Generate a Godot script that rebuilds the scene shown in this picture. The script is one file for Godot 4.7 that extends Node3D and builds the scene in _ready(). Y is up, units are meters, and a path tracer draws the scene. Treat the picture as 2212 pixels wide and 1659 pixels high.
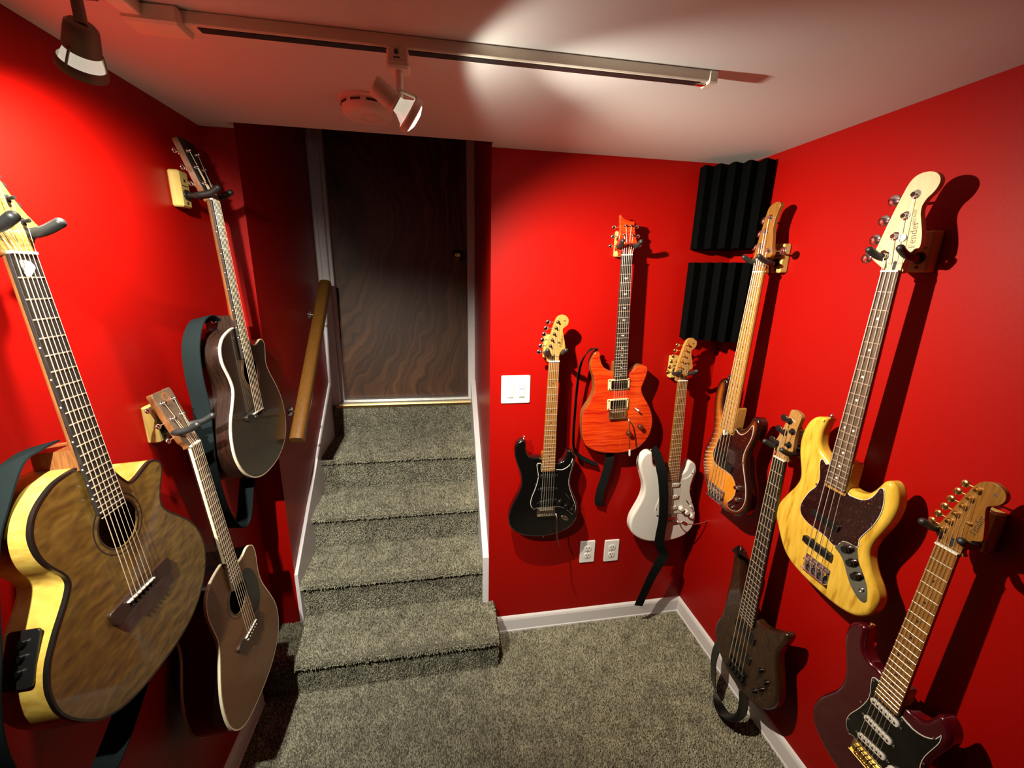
extends Node3D
# A red basement room hung with guitars. Units are metres, y up; the back wall stands at z = 0.

const H := 2.13          # ceiling height
const XL := -0.848       # face of the wall with the acoustic guitars
const XR := 1.093        # face of the wall with the basses
const XA := -0.747       # stairwell side walls
const XB := 0.0887
var m := {}              # materials by name
var taken := {}
var shift := Vector3.ZERO

func _ready():
	camera_and_air()
	lights()
	make_materials()
	room()
	stairs()
	door_and_rail()
	wall_plates()
	foam_panels()
	track_lighting()
	electric_guitars()
	basses()
	acoustics()
	carpet()

func camera_and_air():
	var cam := Camera3D.new()
	cam.name = "camera"
	cam.fov = 86.5
	cam.near = 0.02
	cam.far = 30.0
	cam.transform = Transform3D(Basis(Vector3(0.9863, 0.0206, 0.1635), Vector3(0.0221, 0.9667, -0.2549), Vector3(-0.1633, 0.2550, 0.9530)).orthonormalized(), Vector3(-0.0957, 1.6868, 1.6109))
	add_child(cam)
	cam.current = true
	var env := Environment.new()
	env.background_mode = Environment.BG_COLOR
	env.background_color = Color(0, 0, 0)
	env.tonemap_mode = Environment.TONE_MAPPER_LINEAR
	env.tonemap_exposure = 1.0
	env.sdfgi_enabled = true
	env.ssao_enabled = true
	env.ssil_enabled = true
	var we := WorldEnvironment.new()
	we.name = "world_environment"
	we.environment = env
	add_child(we)

const LAMP_A := Vector3(-0.645, 1.982, 0.766)      # bell head over the acoustic guitars
const AIM_A := Vector3(-0.50, -0.70, -0.50)
const LAMP_B := Vector3(-0.142, 1.990, 0.654)      # bare reflector bulb on the long track
const LAMP_C := Vector3(-0.600, 1.975, 1.400)      # its twin further along the side track, behind the camera's edge of view
const AIM_C := Vector3(0.16, -1.475, -1.65)
const AIM_B := Vector3(0.82, -0.50, -0.27)

func spot(called, at, aim, angle, soft, energy, color, size):
	var l := SpotLight3D.new()
	l.name = called
	add_child(l, true)
	l.look_at_from_position(at, at + aim, Vector3(0, 0.3, 1).normalized())
	l.spot_range = 8.0
	l.spot_attenuation = 2.0
	l.spot_angle = angle
	l.spot_angle_attenuation = soft
	l.light_energy = energy
	l.light_color = color
	l.light_size = size
	l.shadow_enabled = true

func lights():
	var warm := Color(1.0, 0.93, 0.82)
	var cool := Color(1.0, 0.97, 0.90)
	# each reflector bulb throws a wide spill and a tighter beam
	var b := LAMP_B + AIM_B.normalized() * 0.012
	var a := LAMP_A + AIM_A.normalized() * 0.008
	var c := LAMP_C + AIM_C.normalized() * 0.008
	spot("reflector_bulb_spill", b, Vector3(0.93, -0.20, -0.15), 70.0, 0.3, 0.09, cool, 0.012)
	spot("reflector_bulb_halo", b, Vector3(1.0, -0.03, -0.12), 34.0, 1.0, 0.9, cool, 0.012)
	spot("reflector_bulb_beam", b, Vector3(0.74, -0.61, -0.35), 55.0, 1.0, 6.6, warm, 0.012)
	spot("bell_lamp_spill", a, AIM_A, 78.0, 0.6, 0.05, cool, 0.012)
	spot("bell_lamp_beam", a, AIM_A, 60.0, 1.0, 2.3, cool, 0.012)
	spot("rear_bell_lamp_beam", c, AIM_C, 36.0, 1.0, 6.0, cool, 0.012)

# ------------------------------------------------------------------ naming
func numbered(called: String) -> String:
	if not taken.has(called):
		taken[called] = 0
		return called
	taken[called] += 1
	return "%s_%03d" % [called, taken[called]]

func tag(o, label := "", category := "", group := "", kind := ""):
	if label: o.set_meta("label", label)
	if category: o.set_meta("category", category)
	if group: o.set_meta("group", group)
	if kind: o.set_meta("kind", kind)
	return o

func thing(called, label, category, group := ""):
	var o := Node3D.new()
	o.name = numbered(called)
	add_child(o, true)
	tag(o, label, category, group)
	return o

func put(parent, called: String, g, mat, label := ""):
	var o := MeshInstance3D.new()
	o.name = numbered(called) if parent == self else called
	o.mesh = g.mesh() if g is Geo else g
	o.material_override = mat
	if label: o.set_meta("label", label)
	parent.add_child(o, true)
	return o

func gput(parent, called: String, g, mat, label := ""):   # a part of the guitar being built
	var o = put(parent, called, g, mat, label)
	o.position = shift
	return o

func struct(called: String, g, mat, label := ""):
	var o = put(self, called, g, mat, label)
	o.set_meta("kind", "structure")
	return o

# ------------------------------------------------------------------ geometry
class Geo:
	var v := PackedVector3Array()
	var n := PackedVector3Array()
	var t := PackedVector2Array()

	func mesh() -> ArrayMesh:
		var a := []
		a.resize(Mesh.ARRAY_MAX)
		a[Mesh.ARRAY_VERTEX] = v
		a[Mesh.ARRAY_NORMAL] = n
		a[Mesh.ARRAY_TEX_UV] = t
		var me := ArrayMesh.new()
		me.add_surface_from_arrays(Mesh.PRIMITIVE_TRIANGLES, a)
		return me

	func tri(a: Vector3, b: Vector3, c: Vector3, na: Vector3, nb: Vector3, nc: Vector3, ta := Vector2.ZERO, tb := Vector2.ZERO, tc := Vector2.ZERO):
		if (c - a).cross(b - a).dot(na + nb + nc) >= 0.0:
			v.append(a); v.append(b); v.append(c)
			n.append(na); n.append(nb); n.append(nc)
			t.append(ta); t.append(tb); t.append(tc)
		else:
			v.append(a); v.append(c); v.append(b)
			n.append(na); n.append(nc); n.append(nb)
			t.append(ta); t.append(tc); t.append(tb)

	func quad(a: Vector3, b: Vector3, c: Vector3, d: Vector3, nn: Vector3):
		var side := func(p: Vector3) -> Vector2:
			return Vector2(p.x, p.y) if absf(nn.z) > 0.6 else (Vector2(p.z, p.y) if absf(nn.x) > 0.6 else Vector2(p.x, p.z))
		tri(a, b, c, nn, nn, nn, side.call(a), side.call(b), side.call(c))
		tri(a, c, d, nn, nn, nn, side.call(a), side.call(c), side.call(d))

	func box(lo: Vector3, hi: Vector3, x := Transform3D(), bev := 0.0):
		# a box; with bev its twelve edges are chamfered
		var c := (lo + hi) / 2.0
		var h := (hi - lo) / 2.0
		var b := minf(bev, minf(h.x, minf(h.y, h.z)) * 0.9)
		for ax in 3:
			for s in [-1.0, 1.0]:
				var e := Vector3.ZERO
				e[ax] = s
				var i := (ax + 1) % 3
				var j := (ax + 2) % 3
				var q := []
				for k in [[-1, -1], [1, -1], [1, 1], [-1, 1]]:
					var p := Vector3.ZERO
					p[ax] = h[ax] * s
					p[i] = (h[i] - b) * k[0]
					p[j] = (h[j] - b) * k[1]
					q.append(x * (c + p))
				quad(q[0], q[1], q[2], q[3], (x.basis * e).normalized())
		if b <= 0.0:
			return
		for ax in 3:
			var i := (ax + 1) % 3
			var j := (ax + 2) % 3
			for si in [-1.0, 1.0]:
				for sj in [-1.0, 1.0]:
					var q := []
					for k in [[-1, 0], [1, 0], [1, 1], [-1, 1]]:
						var p := Vector3.ZERO
						p[ax] = (h[ax] - b) * k[0]
						p[i] = (h[i] - (b if k[1] == 1 else 0.0)) * si
						p[j] = (h[j] - (b if k[1] == 0 else 0.0)) * sj
						q.append(x * (c + p))
					var nn := Vector3.ZERO
					nn[i] = si
					nn[j] = sj
					quad(q[0], q[1], q[2], q[3], (x.basis * nn).normalized())
		for sx in [-1.0, 1.0]:
			for sy in [-1.0, 1.0]:
				for sz in [-1.0, 1.0]:
					var s := Vector3(sx, sy, sz)
					var nn := (x.basis * s).normalized()
					var p0 := x * (c + Vector3(h.x, h.y - b, h.z - b) * s)
					var p1 := x * (c + Vector3(h.x - b, h.y, h.z - b) * s)
					var p2 := x * (c + Vector3(h.x - b, h.y - b, h.z) * s)
					tri(p0, p1, p2, nn, nn, nn)

	func lathe(prof: Array, x := Transform3D(), seg := 20, flat := false):
		# prof: [radius, height] pairs turned about y
		for i in prof.size() - 1:
			var a: Vector2 = prof[i]
			var b: Vector2 = prof[i + 1]
			var d := b - a
			var nn := Vector2(d.y, -d.x).normalized()
			var na := nn
			var nb := nn
			if not flat:
				if i > 0:
					var d0: Vector2 = a - prof[i - 1]
					var n0 := Vector2(d0.y, -d0.x).normalized()
					if n0.dot(nn) > 0.75: na = (nn + n0).normalized()
				if i < prof.size() - 2:
					var d1: Vector2 = prof[i + 2] - b
					var n1 := Vector2(d1.y, -d1.x).normalized()
					if n1.dot(nn) > 0.75: nb = (nn + n1).normalized()
			for k in seg:
				var p := TAU * k / seg
				var q := TAU * (k + 1) / seg
				var cp := Vector3(cos(p), 0, sin(p))
				var cq := Vector3(cos(q), 0, sin(q))
				var up := Vector3.UP
				var A := x * (cp * a.x + up * a.y)
				var B := x * (cq * a.x + up * a.y)
				var C := x * (cq * b.x + up * b.y)
				var D := x * (cp * b.x + up * b.y)
				var bs := x.basis
				var nA := (bs * (cp * na.x + up * na.y)).normalized()
				var nB := (bs * (cq * na.x + up * na.y)).normalized()
				var nC := (bs * (cq * nb.x + up * nb.y)).normalized()
				var nD := (bs * (cp * nb.x + up * nb.y)).normalized()
				if a.x > 1e-6: tri(A, B, C, nA, nB, nC, Vector2(p, a.y), Vector2(q, a.y), Vector2(q, b.y))
				if b.x > 1e-6: tri(A, C, D, nA, nC, nD, Vector2(p, a.y), Vector2(q, b.y), Vector2(p, b.y))

	func ball(c: Vector3, r: Vector3, bs := Basis(), seg := 14):
		var pr := []
		for i in seg / 2 + 1:
			var a := PI * i / (seg / 2) - PI / 2
			pr.append(Vector2(cos(a), sin(a)))
		var g := Geo.new()
		g.lathe(pr, Transform3D(), seg)
		for i in range(0, g.v.size(), 3):
			var q := []
			var w := []
			for k in 3:
				q.append(c + bs * (g.v[i + k] * r))
				w.append((bs * (g.n[i + k] / r)).normalized())
			tri(q[0], q[1], q[2], w[0], w[1], w[2])

	func tube(path: Array, rad, seg := 8, cap := true):
		# a round rod along a path; rad is one radius or one for each point
		var fr: Vector3 = Vector3.UP
		var rings := []
		for i in path.size():
			var d: Vector3 = (path[mini(i + 1, path.size() - 1)] - path[maxi(i - 1, 0)]).normalized()
			if i == 0:
				fr = (Vector3.UP if absf(d.y) < 0.9 else Vector3.RIGHT)
			fr = (fr - d * fr.dot(d)).normalized()
			var sd := d.cross(fr)
			var ring := []
			var r: float = rad[i] if rad is Array else rad
			for k in seg:
				var a := TAU * k / seg
				var o := fr * cos(a) + sd * sin(a)
				ring.append([path[i] + o * r, o])
			rings.append(ring)
		for i in rings.size() - 1:
			for k in seg:
				var l := (k + 1) % seg
				tri(rings[i][k][0], rings[i][l][0], rings[i + 1][l][0], rings[i][k][1], rings[i][l][1], rings[i + 1][l][1], Vector2(k, i), Vector2(l, i), Vector2(l, i + 1))
				tri(rings[i][k][0], rings[i + 1][l][0], rings[i + 1][k][0], rings[i][k][1], rings[i + 1][l][1], rings[i + 1][k][1], Vector2(k, i), Vector2(l, i + 1), Vector2(k, i + 1))
		if cap:
			for e in [0, rings.size() - 1]:
				var nn: Vector3 = (path[0] - path[1] if e == 0 else path[-1] - path[-2]).normalized()
				for k in range(1, seg - 1):
					tri(rings[e][0][0], rings[e][k][0], rings[e][k + 1][0], nn, nn, nn)

	static func edge_normals(o: PackedVector2Array) -> PackedVector2Array:
		# outward, for an outline that runs anticlockwise
		var out := PackedVector2Array()
		var k := o.size()
		for i in k:
			var d0 := (o[i] - o[(i + k - 1) % k]).normalized()
			var d1 := (o[(i + 1) % k] - o[i]).normalized()
			var n0 := Vector2(d0.y, -d0.x)
			var n1 := Vector2(d1.y, -d1.x)
			var s := n0 + n1
			out.append(s.normalized() / maxf(0.55, s.length() / 2.0) if s.length() > 0.05 else n1)
		return out

	func cap(src: PackedVector2Array, z: float, nn: Vector3):
		var o := src
		var ix := Geometry2D.triangulate_polygon(o)
		if ix.is_empty():   # the inset outline crosses itself at a tight bend: take out the loops
			var best := PackedVector2Array()
			for part in Geometry2D.offset_polygon(o, -0.0001):
				if part.size() > best.size(): best = part
			o = best
			ix = Geometry2D.triangulate_polygon(o)
		for i in range(0, ix.size(), 3):
			var a := o[ix[i]]
			var b := o[ix[i + 1]]
			var c := o[ix[i + 2]]
			tri(Vector3(a.x, a.y, z), Vector3(b.x, b.y, z), Vector3(c.x, c.y, z), nn, nn, nn, a, b, c)

	func slab(src: PackedVector2Array, zb: float, zt: float, rt := 0.0, rb := 0.0, caps := 3, seg := 4):
		# an outline with thickness; rt and rb round its front and back edges
		var o := src
		var area := 0.0
		for i in o.size():
			area += o[i].cross(o[(i + 1) % o.size()])
		if area < 0.0:
			o = o.duplicate()
			o.reverse()
		var en := edge_normals(o)
		var rows := []   # [inset, z, normal tilt]
		if rt > 0.0:
			for i in seg + 1:
				var a := PI / 2 * (1.0 - float(i) / seg)
				rows.append([rt * (1.0 - cos(a)), zt - rt * (1.0 - sin(a)), a])
		else:
			rows.append([0.0, zt, 0.0])
		if rb > 0.0:
			for i in seg + 1:
				var a := -PI / 2 * float(i) / seg
				rows.append([rb * (1.0 - cos(a)), zb + rb * (1.0 + sin(a)), a])
		else:
			rows.append([0.0, zb, 0.0])
		var k := o.size()
		for r in rows.size() - 1:
			var p: Array = rows[r]
			var q: Array = rows[r + 1]
			if absf(p[0] - q[0]) + absf(p[1] - q[1]) < 1e-7: continue
			for i in k:
				var j := (i + 1) % k
				var a = o[i] - en[i] * p[0]
				var b = o[j] - en[j] * p[0]
				var c = o[j] - en[j] * q[0]
				var d = o[i] - en[i] * q[0]
				var ei := en[i].normalized()
				var ej := en[j].normalized()
				if ei.dot(ej) < 0.6 or k < 9:   # a sharp corner keeps its edge
					var dd := (o[j] - o[i]).normalized()
					ei = Vector2(dd.y, -dd.x)
					ej = ei
				var A := Vector3(a.x, a.y, p[1])
				var B := Vector3(b.x, b.y, p[1])
				var C := Vector3(c.x, c.y, q[1])
				var D := Vector3(d.x, d.y, q[1])
				var nA := Vector3(ei.x * cos(p[2]), ei.y * cos(p[2]), sin(p[2]))
				var nB := Vector3(ej.x * cos(p[2]), ej.y * cos(p[2]), sin(p[2]))
				var nC := Vector3(ej.x * cos(q[2]), ej.y * cos(q[2]), sin(q[2]))
				var nD := Vector3(ei.x * cos(q[2]), ei.y * cos(q[2]), sin(q[2]))
				tri(A, B, C, nA, nB, nC, a, b, c)
				tri(A, C, D, nA, nC, nD, a, c, d)
		if caps & 1:
			var top := PackedVector2Array()
			for i in k: top.append(o[i] - en[i] * rt)
			cap(top, zt, Vector3(0, 0, 1))
		if caps & 2:
			var low := PackedVector2Array()
			for i in k: low.append(o[i] - en[i] * rb)
			cap(low, zb, Vector3(0, 0, -1))

	func turned(x: Transform3D) -> Geo:
		var g := Geo.new()
		for i in v.size():
			g.v.append(x * v[i])
			g.n.append((x.basis * n[i]).normalized())
		g.t = t.duplicate()
		if x.basis.determinant() < 0.0:   # mirrored: turn the faces round again
			for i in range(0, g.v.size(), 3):
				var a := g.v[i + 1]
				g.v[i + 1] = g.v[i + 2]
				g.v[i + 2] = a
				var b := g.n[i + 1]
				g.n[i + 1] = g.n[i + 2]
				g.n[i + 2] = b
				var c := g.t[i + 1]
				g.t[i + 1] = g.t[i + 2]
				g.t[i + 2] = c
		return g

	func add(o: Geo):
		v.append_array(o.v)
		n.append_array(o.n)
		t.append_array(o.t)

	func ribbon(path: Array, across: Array, w: float, th: float):
		# a strap: a flat band through the points of path, its width along across
		var rows := []
		for i in path.size():
			var d: Vector3 = (path[mini(i + 1, path.size() - 1)] - path[maxi(i - 1, 0)]).normalized()
			var s: Vector3 = across[i]
			s = (s - d * s.dot(d)).normalized()
			var nn := d.cross(s).normalized()
			rows.append([path[i] - s * w / 2 + nn * th / 2, path[i] + s * w / 2 + nn * th / 2, path[i] + s * w / 2 - nn * th / 2, path[i] - s * w / 2 - nn * th / 2, nn, s])
		for i in rows.size() - 1:
			var p: Array = rows[i]
			var q: Array = rows[i + 1]
			var nor := [[p[4], q[4]], [p[5], q[5]], [-p[4], -q[4]], [-p[5], -q[5]]]
			for k in 4:
				var l := (k + 1) % 4
				tri(p[k], p[l], q[l], nor[k][0], nor[k][0], nor[k][1], Vector2(k, i * 0.05), Vector2(l, i * 0.05), Vector2(l, i * 0.05 + 0.05))
				tri(p[k], q[l], q[k], nor[k][0], nor[k][1], nor[k][1], Vector2(k, i * 0.05), Vector2(l, i * 0.05 + 0.05), Vector2(k, i * 0.05 + 0.05))
		for e in [0, rows.size() - 1]:
			var r: Array = rows[e]
			var nn: Vector3 = (path[0] - path[1] if e == 0 else path[-1] - path[-2]).normalized()
			quad(r[0], r[1], r[2], r[3], nn)

func points(text: String, k := 0.001) -> PackedVector2Array:
	var out := PackedVector2Array()
	for w in text.split(" ", false):
		var c := w.split(",")
		out.append(Vector2(float(c[0]), float(c[1])) * k)
	return out

func smooth(src: PackedVector2Array, sub := 4) -> PackedVector2Array:   # closed spline through the points
	var out := PackedVector2Array()
	var k := src.size()
	for i in k:
		var a := src[(i + k - 1) % k]
		var b := src[i]
		var c := src[(i + 1) % k]
		var d := src[(i + 2) % k]
		for s in sub:
			out.append(b.cubic_interpolate(c, a, d, float(s) / sub))
	return out

func curve3(src: Array, sub := 6) -> Array:   # open spline through points in space
	var out := []
	for i in src.size() - 1:
		var a: Vector3 = src[maxi(i - 1, 0)]
		var b: Vector3 = src[i]
		var c: Vector3 = src[i + 1]
		var d: Vector3 = src[mini(i + 2, src.size() - 1)]
		for s in sub:
			out.append(b.cubic_interpolate(c, a, d, float(s) / sub))
	out.append(src[-1])
	return out

func rect(w: float, h: float, r: float, c := Vector2.ZERO, turn := 0.0, seg := 5) -> PackedVector2Array:
	var out := PackedVector2Array()
	for q in 4:
		var ce := Vector2((w / 2 - r) * (1 if q in [0, 3] else -1), (h / 2 - r) * (1 if q < 2 else -1))
		for i in seg + 1:
			var a := PI / 2 * (q + float(i) / seg)
			out.append(c + (ce + Vector2(cos(a), sin(a)) * r).rotated(turn))
	return out

func box_geo(lo: Vector3, hi: Vector3, bev := 0.0) -> Geo:
	var g := Geo.new()
	g.box(lo, hi, Transform3D(), bev)
	return g

func lathe_geo(prof: Array, x := Transform3D(), seg := 20) -> Geo:
	var g := Geo.new()
	g.lathe(prof, x, seg)
	return g

func slab_geo(o: PackedVector2Array, zb: float, zt: float, rt := 0.0, rb := 0.0, caps := 3) -> Geo:
	var g := Geo.new()
	g.slab(o, zb, zt, rt, rb, caps)
	return g

func along(from: Vector3, dir: Vector3) -> Transform3D:   # turns y to dir
	var y := dir.normalized()
	var x := y.cross(Vector3.FORWARD if absf(y.z) < 0.9 else Vector3.RIGHT).normalized()
	return Transform3D(Basis(x, y, x.cross(y)), from)

const FACE_Z := Basis(Vector3(1, 0, 0), Vector3(0, 0, 1), Vector3(0, -1, 0))   # turns y to z

func up_z(at: Vector3) -> Transform3D:
	return Transform3D(FACE_Z, at)

# ------------------------------------------------------------------ materials
func ramp(stops: Array) -> Gradient:   # [position, linear colour] pairs
	var g := Gradient.new()
	var o := PackedFloat32Array()
	var c := PackedColorArray()
	for s in stops:
		o.append(s[0])
		c.append((s[1] as Color).linear_to_srgb())
	g.offsets = o
	g.colors = c
	return g

func noise(sd: int, freq: float, oct := 4, kind := FastNoiseLite.TYPE_SIMPLEX_SMOOTH, warp := 0.0) -> FastNoiseLite:
	var f := FastNoiseLite.new()
	f.seed = sd
	f.noise_type = kind
	f.frequency = freq
	f.fractal_octaves = oct
	if warp > 0.0:
		f.domain_warp_enabled = true
		f.domain_warp_amplitude = warp
		f.domain_warp_frequency = freq * 0.6
	return f

func noise_tex(f: FastNoiseLite, stops: Array, size := 512, bump := false) -> NoiseTexture2D:
	var t := NoiseTexture2D.new()
	t.width = size
	t.height = size
	t.seamless = true
	t.noise = f
	if bump:
		t.as_normal_map = true
		t.bump_strength = 4.0
	else:
		t.color_ramp = ramp(stops)
	return t

const TONE := 0.68         # one scale for all pigments and woods, matched to the lamps

func mat(called: String, c: Color, rough: float, metal := 0.0, coat := 0.0) -> StandardMaterial3D:
	var s := StandardMaterial3D.new()
	s.resource_name = called
	s.albedo_color = (c if metal > 0.5 else Color(c.r * TONE, c.g * TONE, c.b * TONE)).linear_to_srgb()
	s.roughness = rough
	s.metallic = metal
	if coat > 0.0:
		s.clearcoat_enabled = true
		s.clearcoat = coat
		s.clearcoat_roughness = 0.06
	m[called] = s
	return s

func grain(called: String, stops: Array, scale: Vector3, rough: float, coat := 0.0, f: FastNoiseLite = null, sd := 1) -> StandardMaterial3D:
	# wood or stone: noise drawn out along one axis, laid on from three sides
	var s := mat(called, Color(1, 1, 1), rough, 0.0, coat)
	s.albedo_texture = noise_tex(f if f else noise(sd, 0.012, 5), stops)
	s.uv1_triplanar = true
	s.uv1_scale = scale
	return s

func lin(r: float, g: float, b: float) -> Color:
	return Color(r, g, b)

func make_materials():
	var wall := mat("red_paint", lin(0.33, 0.0026, 0.0010), 0.42)
	wall.metallic_specular = 0.4
	wall.normal_enabled = true
	wall.normal_texture = noise_tex(noise(3, 0.06, 3), [], 512, true)
	wall.normal_scale = 0.02
	wall.uv1_triplanar = true
	wall.uv1_world_triplanar = true
	wall.uv1_scale = Vector3.ONE * 3.0
	var ceil_m := mat("ceiling_paint", lin(0.98, 0.955, 0.92), 0.9)
	ceil_m.heightmap_enabled = false
	mat("dark_end", lin(0.03, 0.01, 0.01), 0.8)
	mat("white_trim", lin(0.74, 0.73, 0.76), 0.4)
	mat("white_plastic", lin(0.78, 0.76, 0.68), 0.35)
	mat("outlet_plastic", lin(0.78, 0.77, 0.76), 0.35)
	mat("dark_slot", lin(0.01, 0.01, 0.01), 0.6)
	mat("lamp_enamel", lin(1.10, 0.98, 0.80), 0.45)
	mat("lamp_brown", lin(0.30, 0.25, 0.20), 0.45)
	mat("detector_plastic", lin(1.05, 0.93, 0.82), 0.5)
	grain("carpet_backing", [[0.0, lin(0.08, 0.074, 0.052)], [1.0, lin(0.15, 0.14, 0.10)]], Vector3.ONE * 9.0, 1.0, 0.0, noise(9, 0.05, 4))
	m.carpet_backing.uv1_world_triplanar = true
	var tuft := mat("carpet_tuft", Color.WHITE, 1.0)
	tuft.vertex_color_use_as_albedo = true
	tuft.metallic_specular = 0.1
	mat("threshold_metal", lin(0.55, 0.55, 0.53), 0.35, 0.9)
	mat("brass", lin(0.70, 0.50, 0.16), 0.25, 1.0)
	mat("bronze", lin(0.16, 0.11, 0.06), 0.3, 1.0)
	mat("chrome", lin(0.72, 0.72, 0.74), 0.14, 1.0)
	mat("nickel", lin(0.62, 0.58, 0.50), 0.22, 1.0)
	mat("gold_plate", lin(0.85, 0.62, 0.24), 0.2, 1.0)
	mat("fret_wire", lin(0.80, 0.74, 0.62), 0.3, 0.85)
	mat("string_steel", lin(0.78, 0.74, 0.66), 0.35, 0.7)
	mat("string_bronze", lin(0.80, 0.66, 0.46), 0.38, 0.7)
	mat("black_gloss", lin(0.003, 0.003, 0.003), 0.12, 0.0, 1.0)
	mat("white_gloss", lin(0.80, 0.81, 0.79), 0.15, 0.0, 1.0)
	mat("burgundy_gloss", lin(0.055, 0.002, 0.006), 0.18, 0.0, 1.0)
	mat("black_plastic", lin(0.008, 0.008, 0.008), 0.3)
	mat("black_rubber", lin(0.012, 0.014, 0.014), 0.5)
	mat("black_metal", lin(0.02, 0.02, 0.02), 0.3, 0.6)
	mat("ivory_plastic", lin(0.70, 0.70, 0.64), 0.35)
	mat("bone", lin(0.80, 0.78, 0.66), 0.4)
	mat("pearl", lin(0.72, 0.72, 0.66), 0.25)
	mat("cream_binding", lin(0.80, 0.72, 0.50), 0.35)
	mat("black_binding", lin(0.010, 0.008, 0.006), 0.3)
	mat("bridge_wood", lin(0.035, 0.014, 0.007), 0.4)
	mat("cream_ring", lin(0.72, 0.64, 0.40), 0.35)
	mat("amber_knob", lin(0.10, 0.016, 0.006), 0.12, 0.0, 1.0)
	mat("foam", lin(0.0013, 0.0017, 0.0018), 0.95)
	mat("strap_black", lin(0.008, 0.009, 0.009), 0.8)
	mat("leather_black", lin(0.006, 0.006, 0.006), 0.3)
	var web := mat("strap_weave", lin(0.011, 0.017, 0.018), 0.85)
	web.heightmap_enabled = true
	web.heightmap_scale = 0.05
	web.heightmap_texture = noise_tex(noise(21, 0.2, 2), [[0.0, Color.BLACK], [1.0, Color.WHITE]], 256)
	web.uv1_triplanar = true
	web.uv1_scale = Vector3(4, 30, 4)
	grain("poplar", [[0.0, lin(0.50, 0.35, 0.085)], [1.0, lin(0.62, 0.45, 0.13)]], Vector3(14, 2, 14), 0.5, 0.0, null, 31)
	grain("rail_oak", [[0.2, lin(0.12, 0.050, 0.008)], [0.45, lin(0.20, 0.088, 0.013)], [0.62, lin(0.10, 0.040, 0.007)], [0.8, lin(0.22, 0.10, 0.016)]], Vector3(22, 22, 3), 0.35, 0.3, null, 32)
	grain("maple", [[0.2, lin(0.38, 0.20, 0.045)], [0.8, lin(0.48, 0.27, 0.070)]], Vector3(18, 2, 18), 0.3, 0.4, null, 33)
	grain("roasted_maple", [[0.2, lin(0.20, 0.085, 0.013)], [0.8, lin(0.29, 0.13, 0.022)]], Vector3(20, 2, 20), 0.32, 0.4, null, 34)
	grain("pale_maple", [[0.2, lin(0.66, 0.56, 0.32)], [0.8, lin(0.74, 0.64, 0.39)]], Vector3(14, 2, 14), 0.35, 0.3, null, 35)
	grain("rosewood", [[0.2, lin(0.045, 0.024, 0.014)], [0.5, lin(0.10, 0.060, 0.036)], [0.8, lin(0.16, 0.105, 0.066)]], Vector3(60, 3, 60), 0.5, 0.0, null, 36)
	grain("ebony", [[0.2, lin(0.010, 0.008, 0.007)], [0.8, lin(0.028, 0.022, 0.018)]], Vector3(60, 3, 60), 0.4, 0.0, null, 37)
	grain("mahogany", [[0.2, lin(0.17, 0.062, 0.018)], [0.8, lin(0.26, 0.105, 0.032)]], Vector3(30, 3, 30), 0.35, 0.4, null, 38)
	grain("dark_mahogany", [[0.2, lin(0.014, 0.006, 0.004)], [0.8, lin(0.034, 0.015, 0.009)]], Vector3(20, 2, 20), 0.28, 0.6, null, 39)
	grain("natural_top", [[0.2, lin(0.15, 0.062, 0.016)], [0.8, lin(0.21, 0.094, 0.026)]], Vector3(60, 1.5, 60), 0.45, 0.2, null, 40)
	grain("ash_yellow", [[0.15, lin(0.50, 0.27, 0.022)], [0.35, lin(0.70, 0.44, 0.045)], [0.8, lin(0.80, 0.54, 0.075)]], Vector3(7, 1.1, 7), 0.2, 0.8, noise(41, 0.012, 5, FastNoiseLite.TYPE_SIMPLEX_SMOOTH, 18.0))
	grain("side_maple", [[0.1, lin(0.58, 0.36, 0.055)], [0.9, lin(0.80, 0.58, 0.13)]], Vector3(3, 6, 3), 0.25, 0.6, noise(42, 0.02, 3, FastNoiseLite.TYPE_SIMPLEX_SMOOTH, 20.0))
	grain("walnut", [[0.1, lin(0.014, 0.005, 0.002)], [0.45, lin(0.045, 0.018, 0.006)], [0.7, lin(0.024, 0.009, 0.004)], [0.95, lin(0.09, 0.038, 0.012)]], Vector3(7, 2.2, 7), 0.3, 0.5, noise(43, 0.012, 5, FastNoiseLite.TYPE_SIMPLEX_SMOOTH, 40.0))
	grain("burl", [[0.1, lin(0.20, 0.09, 0.02)], [0.4, lin(0.42, 0.24, 0.075)], [0.6, lin(0.30, 0.15, 0.04)], [0.9, lin(0.55, 0.36, 0.14)]], Vector3(14, 26, 14), 0.35, 0.3, noise(44, 0.014, 4, FastNoiseLite.TYPE_SIMPLEX_SMOOTH, 25.0))
	var quilt := grain("quilt_maple", [[0.1, lin(0.115, 0.062, 0.010)], [0.5, lin(0.15, 0.084, 0.014)], [0.9, lin(0.185, 0.108, 0.021)]], Vector3(3.2, 5.0, 3.2), 0.3, 0.5, noise(45, 0.012, 2, FastNoiseLite.TYPE_SIMPLEX_SMOOTH, 20.0))
	quilt.heightmap_enabled = true
	quilt.heightmap_texture = noise_tex(noise(45, 0.012, 2, FastNoiseLite.TYPE_SIMPLEX_SMOOTH, 20.0), [[0.0, Color.BLACK], [1.0, Color.WHITE]])
	quilt.heightmap_scale = 0.12
	grain("quilt_head", [[0.1, lin(0.15, 0.092, 0.018)], [0.5, lin(0.22, 0.15, 0.035)], [0.9, lin(0.30, 0.21, 0.058)]], Vector3(8, 16, 8), 0.28, 0.5, noise(46, 0.014, 3, FastNoiseLite.TYPE_SIMPLEX_SMOOTH, 26.0))
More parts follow.
